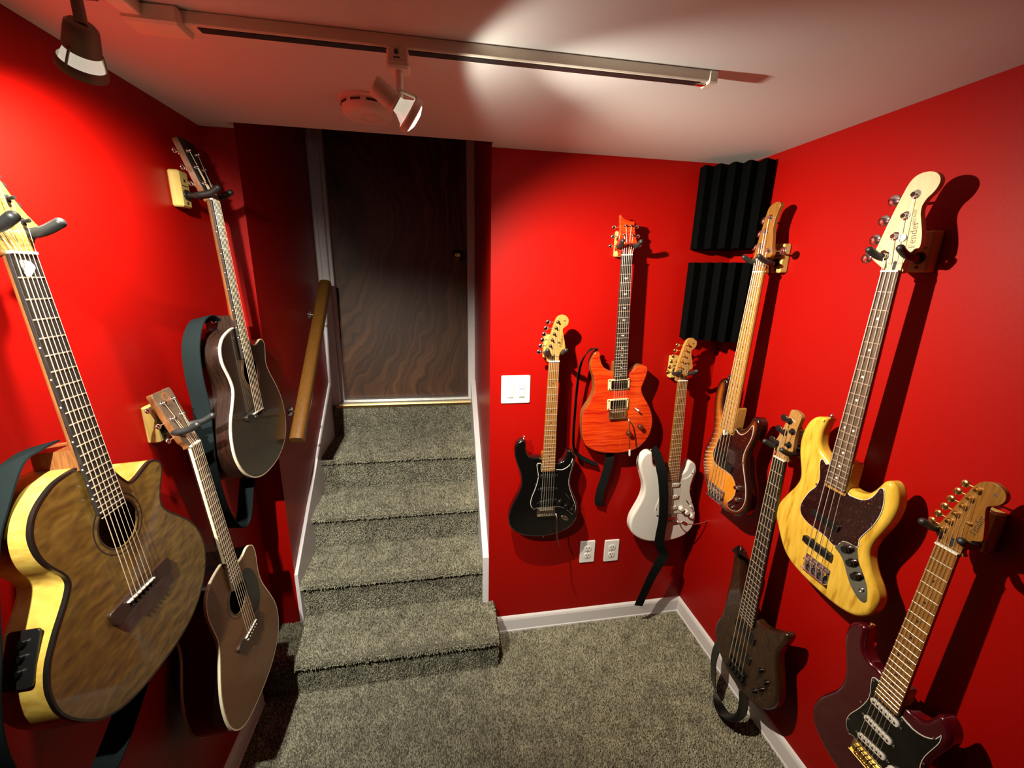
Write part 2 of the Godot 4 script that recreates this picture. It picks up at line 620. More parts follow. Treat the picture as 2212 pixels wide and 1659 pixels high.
	grain("tortoiseshell", [[0.0, lin(0.16, 0.035, 0.016)], [0.25, lin(0.035, 0.008, 0.006)], [0.45, lin(0.014, 0.003, 0.003)], [0.78, lin(0.028, 0.005, 0.005)], [0.9, lin(0.20, 0.05, 0.02)], [1.0, lin(0.5, 0.22, 0.1)]], Vector3(9, 9, 9), 0.2, 0.6, noise(47, 0.02, 4, FastNoiseLite.TYPE_SIMPLEX_SMOOTH, 30.0))
	for c in ["foam", "strap_black", "strap_weave"]:
		m[c].metallic_specular = 0.12
	wall.metallic_specular = 0.28
	m.flame_orange = paint("flame_orange", flame_picture(), Rect2(-0.2, -0.88, 0.4, 1.1))
	m.door_veneer = paint("door_veneer", veneer_picture(), Rect2(-0.72, 0.95, 0.78, 2.0), 0.5, 0.0)
	var em := mat("lit_glass", lin(1, 1, 1), 0.3)
	em.emission_enabled = true
	em.emission = Color(1.0, 0.97, 0.90)
	em.emission_energy_multiplier = 3.0
	var neck := mat("bulb_neck", lin(0.8, 0.8, 0.78), 0.3)
	neck.emission_enabled = true
	neck.emission = Color(1.0, 0.95, 0.85)
	neck.emission_energy_multiplier = 0.5

func paint(called: String, im: Image, area: Rect2, rough := 0.16, coat := 0.9) -> StandardMaterial3D:
	# a finish laid over one face of a thing; area is that face in its own metres
	var s := mat(called, Color.WHITE, rough, 0.0, coat)
	s.albedo_texture = ImageTexture.create_from_image(im)
	s.texture_repeat = false
	s.uv1_scale = Vector3(1.0 / area.size.x, -1.0 / area.size.y, 1)
	s.uv1_offset = Vector3(-area.position.x / area.size.x, 1.0 + area.position.y / area.size.y, 0)
	return s

func flame_picture() -> Image:   # flamed maple stained orange red
	var w := 256
	var h := 704
	var im := Image.create(w, h, false, Image.FORMAT_RGB8)
	var f := noise(51, 1.0, 3)
	for y in h:
		for x in w:
			var q := Vector2(x - w * 0.5, y) / 256.0
			var bend := 0.012 * f.get_noise_2d(q.x * 5.0, q.y * 3.0) + 0.06 * absf(q.x) * (1.0 if q.x < 0 else -0.6)
			var a := f.get_noise_2d(q.x * 1.6, (q.y + bend) * 46.0)
			var b := f.get_noise_2d(q.x * 1.1 + 9.0, (q.y + bend) * 20.0)
			var k := clampf(0.5 + 0.75 * a + 0.45 * b, 0.0, 1.0)
			im.set_pixel(x, y, lin(lerpf(0.46, 0.84, k), lerpf(0.012, 0.075, k), lerpf(0.004, 0.007, k)).linear_to_srgb())
	return im

func veneer_picture() -> Image:   # dark veneer with slanting wavy figure
	var w := 420
	var h := 1080
	var im := Image.create(w, h, false, Image.FORMAT_RGB8)
	var f := noise(61, 1.0, 3)
	for y in h:
		for x in w:
			var q := Vector2(x, y) / 540.0
			var slant := 0.55 * clampf(1.5 - q.x * 1.6, 0.0, 1.0) * clampf(1.9 - q.y, 0.0, 1.0)
			var s1 := q.x - q.y * slant + 0.10 * f.get_noise_2d(q.x * 2.2, q.y * 1.7) + 0.022 * f.get_noise_2d(q.x * 9.0 + 3.0, q.y * 8.0)
			var a := f.get_noise_2d(s1 * 24.0, q.y * 1.1)
			var b := f.get_noise_2d(s1 * 9.0 + 7.0, q.y * 0.8 + 2.0)
			var e := f.get_noise_2d(s1 * 70.0, q.y * 2.5)
			var k := clampf(0.34 + 0.75 * a + 0.5 * b + 0.18 * e, 0.0, 1.0)
			im.set_pixel(x, y, lin(lerpf(0.050, 0.150, k), lerpf(0.018, 0.060, k), lerpf(0.006, 0.019, k)).linear_to_srgb())
	return im

func burst_picture(o: PackedVector2Array, area: Rect2) -> Image:   # three-tone sunburst that follows the outline
	var w := 150
	var h := 220
	var im := Image.create(w, h, false, Image.FORMAT_RGB8)
	var f := noise(71, 1.0, 3)
	var k := o.size()
	for y in h:
		for x in w:
			var p := area.position + Vector2(area.size.x * (x + 0.5) / w, area.size.y * (1.0 - (y + 0.5) / h))
			var d := 9.0
			for i in range(0, k, 2):
				d = minf(d, p.distance_squared_to(Geometry2D.get_closest_point_to_segment(p, o[i], o[(i + 2) % k])))
			d = sqrt(d)
			var g := 1.0 + 0.18 * f.get_noise_2d(p.x * 160.0, p.y * 9.0)
			var c := lin(0.70, 0.26, 0.018) * g
			c = lin(0.36, 0.075, 0.008).lerp(c, smoothstep(0.022, 0.062, d))
			c = lin(0.012, 0.003, 0.002).lerp(c, smoothstep(0.008, 0.034, d))
			im.set_pixel(x, y, c.linear_to_srgb())
	return im

# ------------------------------------------------------------------ the room
func room():
	var g := box_geo(Vector3(-0.98, 0, 0.0), Vector3(XL, H + 0.12, 5.2))
	struct("wall_left", g, m.red_paint, "glossy red painted wall behind the acoustic guitars")
	struct("wall_right", box_geo(Vector3(XR, 0, -0.9), Vector3(1.22, H + 0.12, 5.2)), m.red_paint, "glossy red painted wall behind the hanging basses")
	struct("wall_back", box_geo(Vector3(XB, 0, -0.9), Vector3(XR, 3.05, 0.0)), m.red_paint, "red painted wall beside the stairwell with three electric guitars")
	struct("wall_stair", box_geo(Vector3(-0.98, 0, -0.9), Vector3(XA, 3.05, 0.0)), m.red_paint, "dark red stairwell wall carrying the oak handrail")
	struct("wall_front", box_geo(Vector3(-0.98, 0, 5.08), Vector3(1.22, H + 0.12, 5.2)), m.dark_end)
	struct("wall_end", box_geo(Vector3(XA, 0, -0.98), Vector3(XB, 3.05, -0.86)), m.red_paint)
	var c := box_geo(Vector3(XL, H, 0.058), Vector3(XR, H + 0.1, 5.08))
	c.box(Vector3(XB, H, 0.0), Vector3(XR, H + 0.1, 0.058))
	c.box(Vector3(XL, H, 0.0), Vector3(XA, H + 0.1, 0.058))
	c.box(Vector3(XA, H + 0.1, 0.058), Vector3(XB, 3.05, 0.16))
	c.box(Vector3(XA - 0.1, 3.05, -0.98), Vector3(XB + 0.1, 3.15, 0.16))
	struct("ceiling", c, m.ceiling_paint, "matt white ceiling tinted by the red walls")
	struct("floor", box_geo(Vector3(-0.98, -0.1, -0.9), Vector3(1.22, 0.0, 5.2)), m.carpet_backing, "grey brown carpeted floor")
	# baseboards with a rounded top and a small bead at the foot
	var pr := points("0,0 14,0 14,10 11,14 11,70 8,80 3,86 0,88")
	struct("baseboard_back", moulding(pr, Vector3(0.112, 0, 0), Vector3(XR, 0, 0), Vector3(0, 0, 1)), m.white_trim, "white baseboard under the three electric guitars")
	struct("baseboard_right", moulding(pr, Vector3(XR, 0, 0), Vector3(XR, 0, 5.08), Vector3(-1, 0, 0)), m.white_trim, "white baseboard under the basses")
	struct("baseboard_left", moulding(pr, Vector3(XL, 0, 0.21), Vector3(XL, 0, 5.08), Vector3(1, 0, 0)), m.white_trim, "white baseboard under the acoustic guitars, in shade")

func moulding(pr: PackedVector2Array, from: Vector3, to: Vector3, out: Vector3) -> Geo:   # a profile (out, up) carried along a wall
	var g := Geo.new()
	var e := to - from
	var k := pr.size()
	for i in k:
		var a := pr[i]
		var b := pr[(i + 1) % k]
		var A := from + out * a.x + Vector3.UP * a.y
		var B := from + out * b.x + Vector3.UP * b.y
		var d := b - a
		var nn := (out * d.y - Vector3.UP * d.x).normalized()
		g.quad(A, B, B + e, A + e, nn)
	var dir := e.normalized()
	var ix := Geometry2D.triangulate_polygon(pr)
	for s in [0.0, 1.0]:
		for i in range(0, ix.size(), 3):
			var q := []
			for j in 3:
				q.append(from + e * s + out * pr[ix[i + j]].x + Vector3.UP * pr[ix[i + j]].y)
			var nn: Vector3 = dir if s > 0.5 else -dir
			g.tri(q[0], q[1], q[2], nn, nn, nn)
	return g

const TOPS := [0.180, 0.372, 0.562, 0.752]       # tread heights
const NOSES := [0.212, -0.006, -0.228, -0.458, -0.735]
var piles := []   # carpeted faces: [owner, origin, edge, edge, normal]

func stair_profile(i: int) -> PackedVector2Array:   # (towards the room, up), with a rolled nose
	var top: float = TOPS[i]
	var z1: float = NOSES[i]
	var z0: float = NOSES[i + 1] - 0.03
	var low := 0.0 if i == 0 else float(TOPS[i - 1]) - 0.02
	var o := PackedVector2Array([Vector2(z0, low), Vector2(z1 - 0.028, low), Vector2(z1 - 0.028, top - 0.036), Vector2(z1 - 0.006, top - 0.033)])
	for k in 7:
		var a := -PI / 2 + PI * k / 6.0
		o.append(Vector2(z1 - 0.017 + cos(a) * 0.017, top - 0.017 + sin(a) * 0.017))
	o.append(Vector2(z1 - 0.03, top))
	o.append(Vector2(z0, top))
	return o

func stairs():
	for i in 4:
		var x0 := XL if i == 0 else XA + 0.014
		var x1 := 0.112 if i == 0 else XB - 0.028
		var o := stair_profile(i)
		var g := Geo.new()
		g.slab(o, 0, x1 - x0)
		g = g.turned(Transform3D(Basis(Vector3(0, 0, 1), Vector3(0, 1, 0), Vector3(1, 0, 0)), Vector3(x0, 0, 0)))
		var s = struct("stair_step", g, m.carpet_backing, ["lowest carpeted stair step, standing out into the room", "second carpeted stair step", "third carpeted stair step", "top carpeted stair step below the door"][i])
		var top: float = TOPS[i]
		var nose: float = NOSES[i]
		var low := 0.0 if i == 0 else float(TOPS[i - 1])
		piles.append([s, Vector3(x0, top, NOSES[i + 1] - 0.03), Vector3(x1 - x0, 0, 0), Vector3(0, 0, nose - NOSES[i + 1] + 0.012), Vector3.UP])
		piles.append([s, Vector3(x0, top - 0.030, nose), Vector3(x1 - x0, 0, 0), Vector3(0, 0.022, -0.002), Vector3(0, 0.25, 1)])
		piles.append([s, Vector3(x0, top - 0.012, nose - 0.003), Vector3(x1 - x0, 0, 0), Vector3(0, 0.011, -0.013), Vector3(0, 1, 1)])
		piles.append([s, Vector3(x0, low, nose - 0.028), Vector3(x1 - x0, 0, 0), Vector3(0, top - 0.038 - low, 0), Vector3(0, 0, 1)])
		if i == 0:
			piles.append([s, Vector3(x1, 0.12, 0.0), Vector3(0, 0, nose - 0.02), Vector3(0, 0.05, 0), Vector3(1, 0.2, 0)])
			piles.append([s, Vector3(x1 - 0.012, 0.0, 0.0), Vector3(0, 0, nose - 0.03), Vector3(0, 0.125, 0), Vector3(1, 0, 0)])
	# last riser, below the door sill
	var r = struct("stair_riser", box_geo(Vector3(XA + 0.014, 0.74, -0.80), Vector3(XB - 0.028, 0.945, -0.762)), m.carpet_backing, "carpeted riser under the door sill")
	piles.append([r, Vector3(XA + 0.014, 0.752, -0.762), Vector3(0.80, 0, 0), Vector3(0, 0.185, 0), Vector3(0, 0, 1)])
	# skirt boards that follow the flight
	var sk := PackedVector2Array([Vector2(0.004, 0.175), Vector2(0.004, 0.432), Vector2(-0.785, 1.085), Vector2(-0.785, 0.60)])
	for s in [0, 1]:
		var g := Geo.new()
		g.slab(sk, 0, 0.014 if s == 0 else 0.028, 0.003 if s == 0 else 0.003)
		var b := Basis(Vector3(0, 0, 1), Vector3(0, 1, 0), Vector3(1, 0, 0)) if s == 0 else Basis(Vector3(0, 0, 1), Vector3(0, 1, 0), Vector3(-1, 0, 0))
		struct("trim_%d" % (s + 1), g.turned(Transform3D(b, Vector3(XA if s == 0 else XB, 0, 0))), m.white_trim, "white skirt board sloping up the handrail side of the stairs" if s == 0 else "white skirt board sloping up the stairs beside the light switch")

func door_and_rail():
	var d = struct("door_1", box_geo(Vector3(-0.672, 0.972, -0.86), Vector3(0.046, 2.95, -0.822), 0.002), m.door_veneer, "dark brown veneered flush door at the top of the stairs")
	var kb = Geo.new()
	kb.lathe([Vector2(0.0, 0.0), Vector2(0.034, 0.0), Vector2(0.033, 0.005), Vector2(0.026, 0.009), Vector2(0.014, 0.012), Vector2(0.012, 0.03), Vector2(0.02, 0.036), Vector2(0.027, 0.046), Vector2(0.027, 0.056), Vector2(0.022, 0.064), Vector2(0.012, 0.067), Vector2(0.0, 0.067)], up_z(Vector3(-0.006, 1.792, -0.822)), 24)
	put(d, "door_knob", kb, m.bronze, "bronze door knob")
	var ky := lathe_geo([Vector2(0.011, 0.0), Vector2(0.011, 0.002), Vector2(0, 0.002)], up_z(Vector3(-0.006, 1.792, -0.755)), 16)
	put(d, "key_cylinder", ky, m.brass, "brass key cylinder")
	# casings: a flat board, a bead and the stop
	var cl := box_geo(Vector3(XA, 0.93, -0.86), Vector3(-0.69, 2.95, -0.775), 0.004)
	cl.box(Vector3(-0.69, 0.95, -0.86), Vector3(-0.672, 2.95, -0.790), Transform3D(), 0.003)
	cl.box(Vector3(-0.742, 0.93, -0.778), Vector3(-0.722, 2.95, -0.768), Transform3D(), 0.003)
	struct("trim_3", cl, m.white_trim, "white door casing next to the handrail wall")
	var cr := box_geo(Vector3(0.046, 0.93, -0.86), Vector3(XB, 2.95, -0.775), 0.004)
	struct("trim_4", cr, m.white_trim, "white door casing on the knob side")
	var th := box_geo(Vector3(-0.70, 0.93, -0.86), Vector3(0.075, 0.972, -0.79), 0.003)
	th.box(Vector3(-0.70, 0.945, -0.79), Vector3(0.078, 0.962, -0.762), Transform3D(), 0.003)
	var sill = struct("trim_5", th, m.threshold_metal, "silver metal door sill")
	put(sill, "carpet_strip", box_geo(Vector3(-0.712, 0.936, -0.765), Vector3(0.06, 0.948, -0.742), 0.003), m.brass, "brass carpet edging strip")
	# handrail
	var t = thing("handrail", "oak handrail sloping up the dark red stairwell wall", "handrail")
	var a := Vector3(-0.683, 1.035, -0.03)
	var b := Vector3(-0.683, 1.635, -0.66)
	var y := (b - a).normalized()
	var up := Vector3.RIGHT.cross(y).normalized()
	var pr := smooth(points("-26,-16 -27,0 -24,16 -12,22 0,23 12,22 24,16 27,0 26,-16 18,-20 0,-21 -18,-20"), 2)
	var g := Geo.new()
	g.slab(pr, 0, a.distance_to(b), 0.002, 0.002)
	put(t, "rail", g.turned(Transform3D(Basis(Vector3.RIGHT, up, y) if Vector3.RIGHT.cross(up).dot(y) > 0 else Basis(-Vector3.RIGHT, up, y), a)), m.rail_oak)
	for f in [0.22, 0.84]:
		var p := a.lerp(b, f)
		var br := Geo.new()
		br.lathe([Vector2(0, 0), Vector2(0.02, 0), Vector2(0.018, 0.006), Vector2(0, 0.008)], along(Vector3(XA, p.y - 0.055, p.z), Vector3.RIGHT), 16)
		br.tube(curve3([Vector3(XA + 0.006, p.y - 0.055, p.z), Vector3(-0.71, p.y - 0.058, p.z), Vector3(-0.686, p.y - 0.045, p.z), p + Vector3(0, -0.018, 0)], 4), 0.006, 8)
		put(t, "bracket", br, m.chrome, "bright metal rail bracket")

func wall_plates():
	var t = thing("light_switch", "white double light switch plate on the red wall beside the stairs", "switch")
	put(t, "plate", slab_geo(rect(0.122, 0.120, 0.006, Vector2(0.196, 1.233)), 0, 0.006, 0.003), m.white_plastic)
	put(t, "rocker", box_geo(Vector3(0.160, 1.198, 0.004), Vector3(0.188, 1.266, 0.0085), 0.0015), m.white_plastic)
	put(t, "rocker", box_geo(Vector3(0.164, 1.200, 0.006), Vector3(0.184, 1.232, 0.0105), 0.0015), m.white_plastic)
	put(t, "dimmer_frame", box_geo(Vector3(0.204, 1.198, 0.004), Vector3(0.236, 1.266, 0.008), 0.0015), m.white_plastic)
	put(t, "dimmer_rocker", box_geo(Vector3(0.209, 1.202, 0.006), Vector3(0.231, 1.228, 0.011), 0.0015), m.white_trim)
	put(t, "dimmer_slide", box_geo(Vector3(0.209, 1.236, 0.006), Vector3(0.231, 1.262, 0.011), 0.0015), m.white_trim)
	for k in 2:
		var c: Vector2 = [Vector2(0.565, 0.413), Vector2(0.688, 0.407)][k]
		var o = thing("power_outlet", ["white power outlet on the red wall nearer the stairs, under the hanging black strap end", "white power outlet on the red wall nearer the room corner"][k], "outlet")
		put(o, "plate", slab_geo(rect(0.074, 0.118, 0.005, c), 0, 0.006, 0.003), m.outlet_plastic)
		for s in [-1, 1]:
			var q := c + Vector2(0, 0.0195 * s)
			var f = put(o, "socket", slab_geo(rect(0.034, 0.029, 0.012, q), 0.004, 0.0085, 0.001), m.outlet_plastic)
			for x in [-0.0063, 0.0063]:
				put(f, "slot", box_geo(Vector3(q.x + x - 0.0012, q.y - 0.001, 0.007), Vector3(q.x + x + 0.0012, q.y + 0.008, 0.0089)), m.dark_slot)
			put(f, "ground_hole", lathe_geo([Vector2(0.0028, 0), Vector2(0.0028, 0.0004), Vector2(0, 0.0004)], up_z(Vector3(q.x, q.y - 0.007, 0.0086)), 10), m.dark_slot)
		put(o, "screw", lathe_geo([Vector2(0.003, 0), Vector2(0.0025, 0.001), Vector2(0, 0.0012)], up_z(Vector3(c.x, c.y, 0.006)), 10), m.chrome)

func foam_panels():
	for k in 2:
		var y0: float = [1.806, 1.452][k]
		var y1: float = [2.104, 1.755][k]
		var t = tag(Node3D.new(), ["black wedge foam panel across the room corner, right under the ceiling", "black wedge foam panel across the room corner, below another one"][k], "foam panel", "acoustic foam in the corner")
		t.name = numbered("foam_panel")
		add_child(t, true)
		var a := Vector2(0.903, 0.012)
		var b := Vector2(XR - 0.012, 0.178)
		var ax := (b - a).normalized()
		var nn := Vector2(-ax.y, ax.x)
		var L := a.distance_to(b)
		var back := PackedVector2Array([a, Vector2(XR - 0.06, 0.03), b])
		# five wedges on a back sheet that is bent into the corner
		var base := PackedVector2Array([a + Vector2(0, -0.006), Vector2(XR - 0.03, 0.006), Vector2(XR - 0.006, 0.03), b + Vector2(0.006, 0), b + nn * 0.012, a + nn * 0.012])
		put(t, "back_sheet", upright(base, y0, y1), m.foam)
		for i in 5:
			var p := a.lerp(b, i / 5.0)
			var q := a.lerp(b, (i + 1) / 5.0)
			var w := PackedVector2Array([p + nn * 0.008, q + nn * 0.008, q + nn * 0.014, p.lerp(q, 0.62) + nn * 0.05, p.lerp(q, 0.42) + nn * 0.05, p + nn * 0.014])
			put(t, "wedge", upright(w, y0, y1), m.foam)

func upright(o: PackedVector2Array, y0: float, y1: float) -> Geo:   # a plan (x, z) raised from y0 to y1
	var g := Geo.new()
	var q := PackedVector2Array()
	for p in o: q.append(Vector2(p.x, -p.y))
	g.slab(q, y0, y1)
	return g.turned(Transform3D(Basis(Vector3(1, 0, 0), Vector3(0, 0, -1), Vector3(0, 1, 0)), Vector3.ZERO))

func track_lighting():
	var t = thing("track", "long white ceiling track with a corner joint", "lighting track")
	put(t, "rail", box_geo(Vector3(-0.575, 2.108, 0.632), Vector3(0.505, H, 0.662), 0.002), m.lamp_enamel)
	put(t, "slot", box_geo(Vector3(-0.52, 2.1068, 0.638), Vector3(0.47, 2.109, 0.656)), m.dark_slot, "dark slot with the contacts")
	put(t, "end_cap", box_geo(Vector3(0.488, 2.1045, 0.630), Vector3(0.510, H, 0.664), 0.003), m.lamp_enamel)
	put(t, "contact", box_geo(Vector3(0.468, 2.104, 0.642), Vector3(0.487, 2.108, 0.652), 0.001), m.chrome)
	put(t, "corner_joint", box_geo(Vector3(-0.632, 2.100, 0.622), Vector3(-0.54, H, 0.675), 0.004), m.lamp_enamel)
	put(t, "side_rail", box_geo(Vector3(-0.628, 2.108, 0.67), Vector3(-0.596, H, 1.9), 0.002), m.lamp_enamel)
	# the bare reflector bulb head
	var b = thing("track_light", "small white track light with a bare reflector bulb, beside the smoke detector", "spotlight", "track lights")
	var ax := AIM_B.normalized()
	var ad := box_geo(Vector3(-0.191, 2.084, 0.628), Vector3(-0.151, 2.110, 0.662), 0.003)
	ad.box(Vector3(-0.193, 2.074, 0.626), Vector3(-0.149, 2.088, 0.664), Transform3D(), 0.004)
	var adp = put(b, "adapter", ad, m.lamp_enamel)
	for i in 3:
		put(adp, "ridge", box_geo(Vector3(-0.193, 2.091 + i * 0.006, 0.634), Vector3(-0.190, 2.094 + i * 0.006, 0.656), 0.001), m.lamp_enamel)
	var ring := Geo.new()
	var cc := Vector3(-0.173, 2.101, 0.6622)
	var rp := []
	for i in 17: rp.append(cc + Vector3(cos(TAU * i / 16), sin(TAU * i / 16), 0) * 0.0045)
	ring.tube(rp, 0.0006, 5, false)
	ring.box(cc + Vector3(-0.0026, -0.0026, -0.0006), cc + Vector3(0.002, 0.0026, 0.0004))
	ring.box(cc + Vector3(-0.006, -0.0105, -0.0006), cc + Vector3(0.006, -0.0085, 0.0004))
	put(adp, "approval_mark", ring, m.dark_slot, "round dark printed mark")
	var back := LAMP_B - ax * 0.092
	var el := Vector3(-0.171, 2.040, 0.648)
	put(b, "stem", lathe_geo([Vector2(0.0075, 0), Vector2(0.0075, 0.038)], Transform3D(Basis(), el), 16), m.lamp_enamel)
	var hinge := Geo.new()
	hinge.box(el + Vector3(-0.006, -0.016, -0.005), el + Vector3(0.006, 0.004, 0.005), Transform3D(), 0.002)
	hinge.lathe([Vector2(0, -0.008), Vector2(0.0035, -0.008), Vector2(0.0035, 0.008), Vector2(0, 0.008)], up_z(el + Vector3(0, -0.006, 0)), 10)
	hinge.tube([el + Vector3(0, -0.008, 0), back + ax * 0.02], 0.0055, 10)
	put(b, "hinge", hinge, m.lamp_enamel)
	var hd := lathe_geo([Vector2(0, 0), Vector2(0.015, 0.0), Vector2(0.0185, 0.004), Vector2(0.0185, 0.044), Vector2(0.0205, 0.046), Vector2(0.0205, 0.050), Vector2(0.0, 0.050)], along(back, ax), 24)
	put(b, "socket", hd, m.lamp_enamel)
	var arm := Geo.new()
	arm.tube([back + ax * 0.04 + Vector3(0.01, 0.020, 0), back + ax * 0.078 + Vector3(0.016, 0.030, 0)], 0.0035, 8)
	put(b, "bulb_clip", arm, m.lamp_enamel)
	put(b, "bulb_neck", lathe_geo([Vector2(0.013, 0.047), Vector2(0.0155, 0.058), Vector2(0.025, 0.072), Vector2(0.030, 0.078)], along(back, ax), 24), m.bulb_neck, "white reflector neck with printed text")
	put(b, "bulb_rim", lathe_geo([Vector2(0.030, 0.074), Vector2(0.0345, 0.077), Vector2(0.0345, 0.087), Vector2(0.032, 0.089), Vector2(0.030, 0.089)], along(back, ax), 28), m.lamp_enamel)
	put(b, "bulb_face", lathe_geo([Vector2(0.031, 0.087), Vector2(0.025, 0.092), Vector2(0.014, 0.096), Vector2(0.0, 0.097)], along(back, ax), 28), m.lit_glass, "glowing bulb face")
	bell_head("brown bell-shaped track light glowing over the acoustic guitars", LAMP_A, AIM_A)
	bell_head("brown bell-shaped track light further along the side track, aimed at the stairs", LAMP_C, AIM_C)
	# smoke detector
	var s = thing("smoke_detector", "round white smoke detector on the ceiling behind the bare bulb", "smoke detector")
	var at := Transform3D(Basis(Vector3(1, 0, 0), Vector3(0, -1, 0), Vector3(0, 0, -1)), Vector3(-0.283, H, 0.312))
	put(s, "base", lathe_geo([Vector2(0.074, 0), Vector2(0.074, 0.005), Vector2(0.068, 0.008), Vector2(0, 0.008)], at, 36), m.detector_plastic)
	put(s, "body", lathe_geo([Vector2(0.064, 0.008), Vector2(0.066, 0.012), Vector2(0.0655, 0.03), Vector2(0.060, 0.037), Vector2(0.05, 0.040), Vector2(0.0, 0.041)], at, 36), m.detector_plastic)
	put(s, "test_button", lathe_geo([Vector2(0.017, 0.040), Vector2(0.016, 0.044), Vector2(0.0, 0.0455)], at * Transform3D(Basis(), Vector3(0.02, 0, -0.018)), 20), m.detector_plastic)
	put(s, "sounder_ridge", lathe_geo([Vector2(0.030, 0.040), Vector2(0.029, 0.0435), Vector2(0.026, 0.0435), Vector2(0.025, 0.040)], at * Transform3D(Basis(), Vector3(0.012, 0, -0.012)), 24), m.detector_plastic)
	for i in 10:
		var a := TAU * i / 10.0
		var vx := at * Transform3D(Basis(Vector3.UP, -a), Vector3.ZERO)
		var sg := Geo.new()
		sg.box(Vector3(0.062, 0.0115, -0.013), Vector3(0.0665, 0.0165, 0.013), vx)
		put(s, "vent", sg, m.dark_slot)

# ------------------------------------------------------------------ guitars
# Each guitar is built in a frame of its own: x to the side, y up the neck, z out of the face; the nut is at zero and
# the bridge at -scale, both on the plane of the strings. All lengths are in the guitar's own metres.
var frame := Transform3D()
var scale_len := 0.648

func guitar(called: String, label: String, category: String, nut: Vector3, bridge: Vector3, out: Vector3, scale: float, low: float):
	var u := (nut - bridge).normalized()
	var nn := (out - u * out.dot(u)).normalized()
	var s := u.cross(nn)
	var k := nut.distance_to(bridge) / scale
	scale_len = scale
	frame = Transform3D(Basis(s * k, u * k, nn * k), nut)
	var o = thing(called, label, category)
	shift = Vector3(0, -low, 0)
	o.transform = Transform3D(frame.basis, nut + u * low * k)
	return o

func fret_y(i: int) -> float:
	return -scale_len * (1.0 - pow(2.0, -i / 12.0))

func half_width(y: float, w0: float, w1: float, y1: float) -> float:
	return lerpf(w0, w1, clampf(y / y1, -0.2, 1.2)) / 2.0

func neck_geo(w0: float, w1: float, ya: float, yb: float, yend: float, top: float, d0: float, d1: float) -> Geo:
	# the rounded back of a neck, from ya near the nut down to yb
	var g := Geo.new()
	var rows := []
	var steps := 8
	for i in steps + 1:
		var y := lerpf(ya, yb, float(i) / steps)
		var hw := half_width(y, w0, w1, yend)
		var dp := lerpf(d0, d1, float(i) / steps)
		var row := []
		for k in 13:
			var a := PI * k / 12.0
			row.append([Vector3(-hw * cos(a), y, top - dp * pow(sin(a), 0.8)), Vector3(-cos(a) / hw, 0, -sin(a) / dp).normalized()])
		rows.append(row)
	for i in steps:
		for k in 12:
			var p: Array = rows[i]
			var q: Array = rows[i + 1]
			g.tri(p[k][0], p[k + 1][0], q[k + 1][0], p[k][1], p[k + 1][1], q[k + 1][1], Vector2(k * 0.004, p[k][0].y), Vector2(k * 0.004, p[k][0].y), Vector2(k * 0.004, q[k][0].y))
			g.tri(p[k][0], q[k + 1][0], q[k][0], p[k][1], q[k + 1][1], q[k][1], Vector2(k * 0.004, p[k][0].y), Vector2(k * 0.004, q[k][0].y), Vector2(k * 0.004, q[k][0].y))
	for e in [0, steps]:
		var nn := Vector3(0, 1 if e == 0 else -1, 0)
		for k in range(1, 12):
			g.tri(rows[e][0][0], rows[e][k][0], rows[e][k + 1][0], nn, nn, nn)
	return g

func neck(o, w0: float, w1: float, yend: float, frets: int, board_mat, neck_mat, heel: float, depth := 0.020, ya := 0.022):
	# fingerboard with frets, neck back and nut
	var bd := PackedVector2Array([Vector2(-w0 / 2, 0.0), Vector2(-w1 / 2, yend + 0.004), Vector2(-w1 / 2 + 0.004, yend), Vector2(w1 / 2 - 0.004, yend), Vector2(w1 / 2, yend + 0.004), Vector2(w0 / 2, 0.0)])
	var b = gput(o, "fingerboard", slab_geo(bd, -0.0095, -0.0032, 0.0008), board_mat)
	gput(o, "neck", neck_geo(w0, w1, ya, heel, yend, -0.0093, depth - 0.0093, depth - 0.006), neck_mat)
	for i in range(1, frets + 1):
		var y := fret_y(i)
		var hw := half_width(y, w0, w1, yend) - 0.0003
		put(b, "fret", box_geo(Vector3(-hw, y - 0.0012, -0.0034), Vector3(hw, y + 0.0012, -0.0019), 0.0005), m.fret_wire)
	gput(o, "nut", box_geo(Vector3(-w0 / 2 - 0.0003, 0.0, -0.008), Vector3(w0 / 2 + 0.0003, 0.0045, 0.0004), 0.0006), m.bone)
	return b

func dots(b, list: Array, w0: float, w1: float, yend: float, r: float, mt, double_gap := 0.011):
	for i in list:
		var y := (fret_y(i) + fret_y(i - 1)) / 2.0
		for x in ([-double_gap, double_gap] if i % 12 == 0 else [0.0]):
			put(b, "inlay_dot", lathe_geo([Vector2(r, 0), Vector2(r * 0.98, 0.0003), Vector2(0, 0.00035)], up_z(Vector3(x, y, -0.0033)), 12), mt)

func strings(o, n: int, w_nut: float, w_bridge: float, thick: float, thin: float, posts: Array, post_z: float, mt, tail := 0.0):
	for i in n:
		var f := float(i) / (n - 1)
		var a := Vector3(lerpf(-w_bridge, w_bridge, f) / 2, -scale_len, 0.0)
		var b := Vector3(lerpf(-w_nut, w_nut, f) / 2, 0.003, 0.0004)
		var path := [a, b, Vector3(posts[i].x, posts[i].y, post_z)]
		if tail != 0.0: path.push_front(a + Vector3(0, -absf(tail), -0.008 if tail > 0 else -0.004))
		var g := Geo.new()
		g.tube(path, lerpf(thick, thin, f), 5)
		gput(o, "string", g, mt)

func edge_x(o: PackedVector2Array, y: float, side: int) -> float:
	var best := 0.0
	for i in o.size():
		var a := o[i]
		var b := o[(i + 1) % o.size()]
		if (a.y - y) * (b.y - y) <= 0.0 and absf(a.y - b.y) > 1e-9:
			var x := lerpf(a.x, b.x, (y - a.y) / (b.y - a.y))
			if (side < 0 and x < best) or (side > 0 and x > best): best = x
	return best

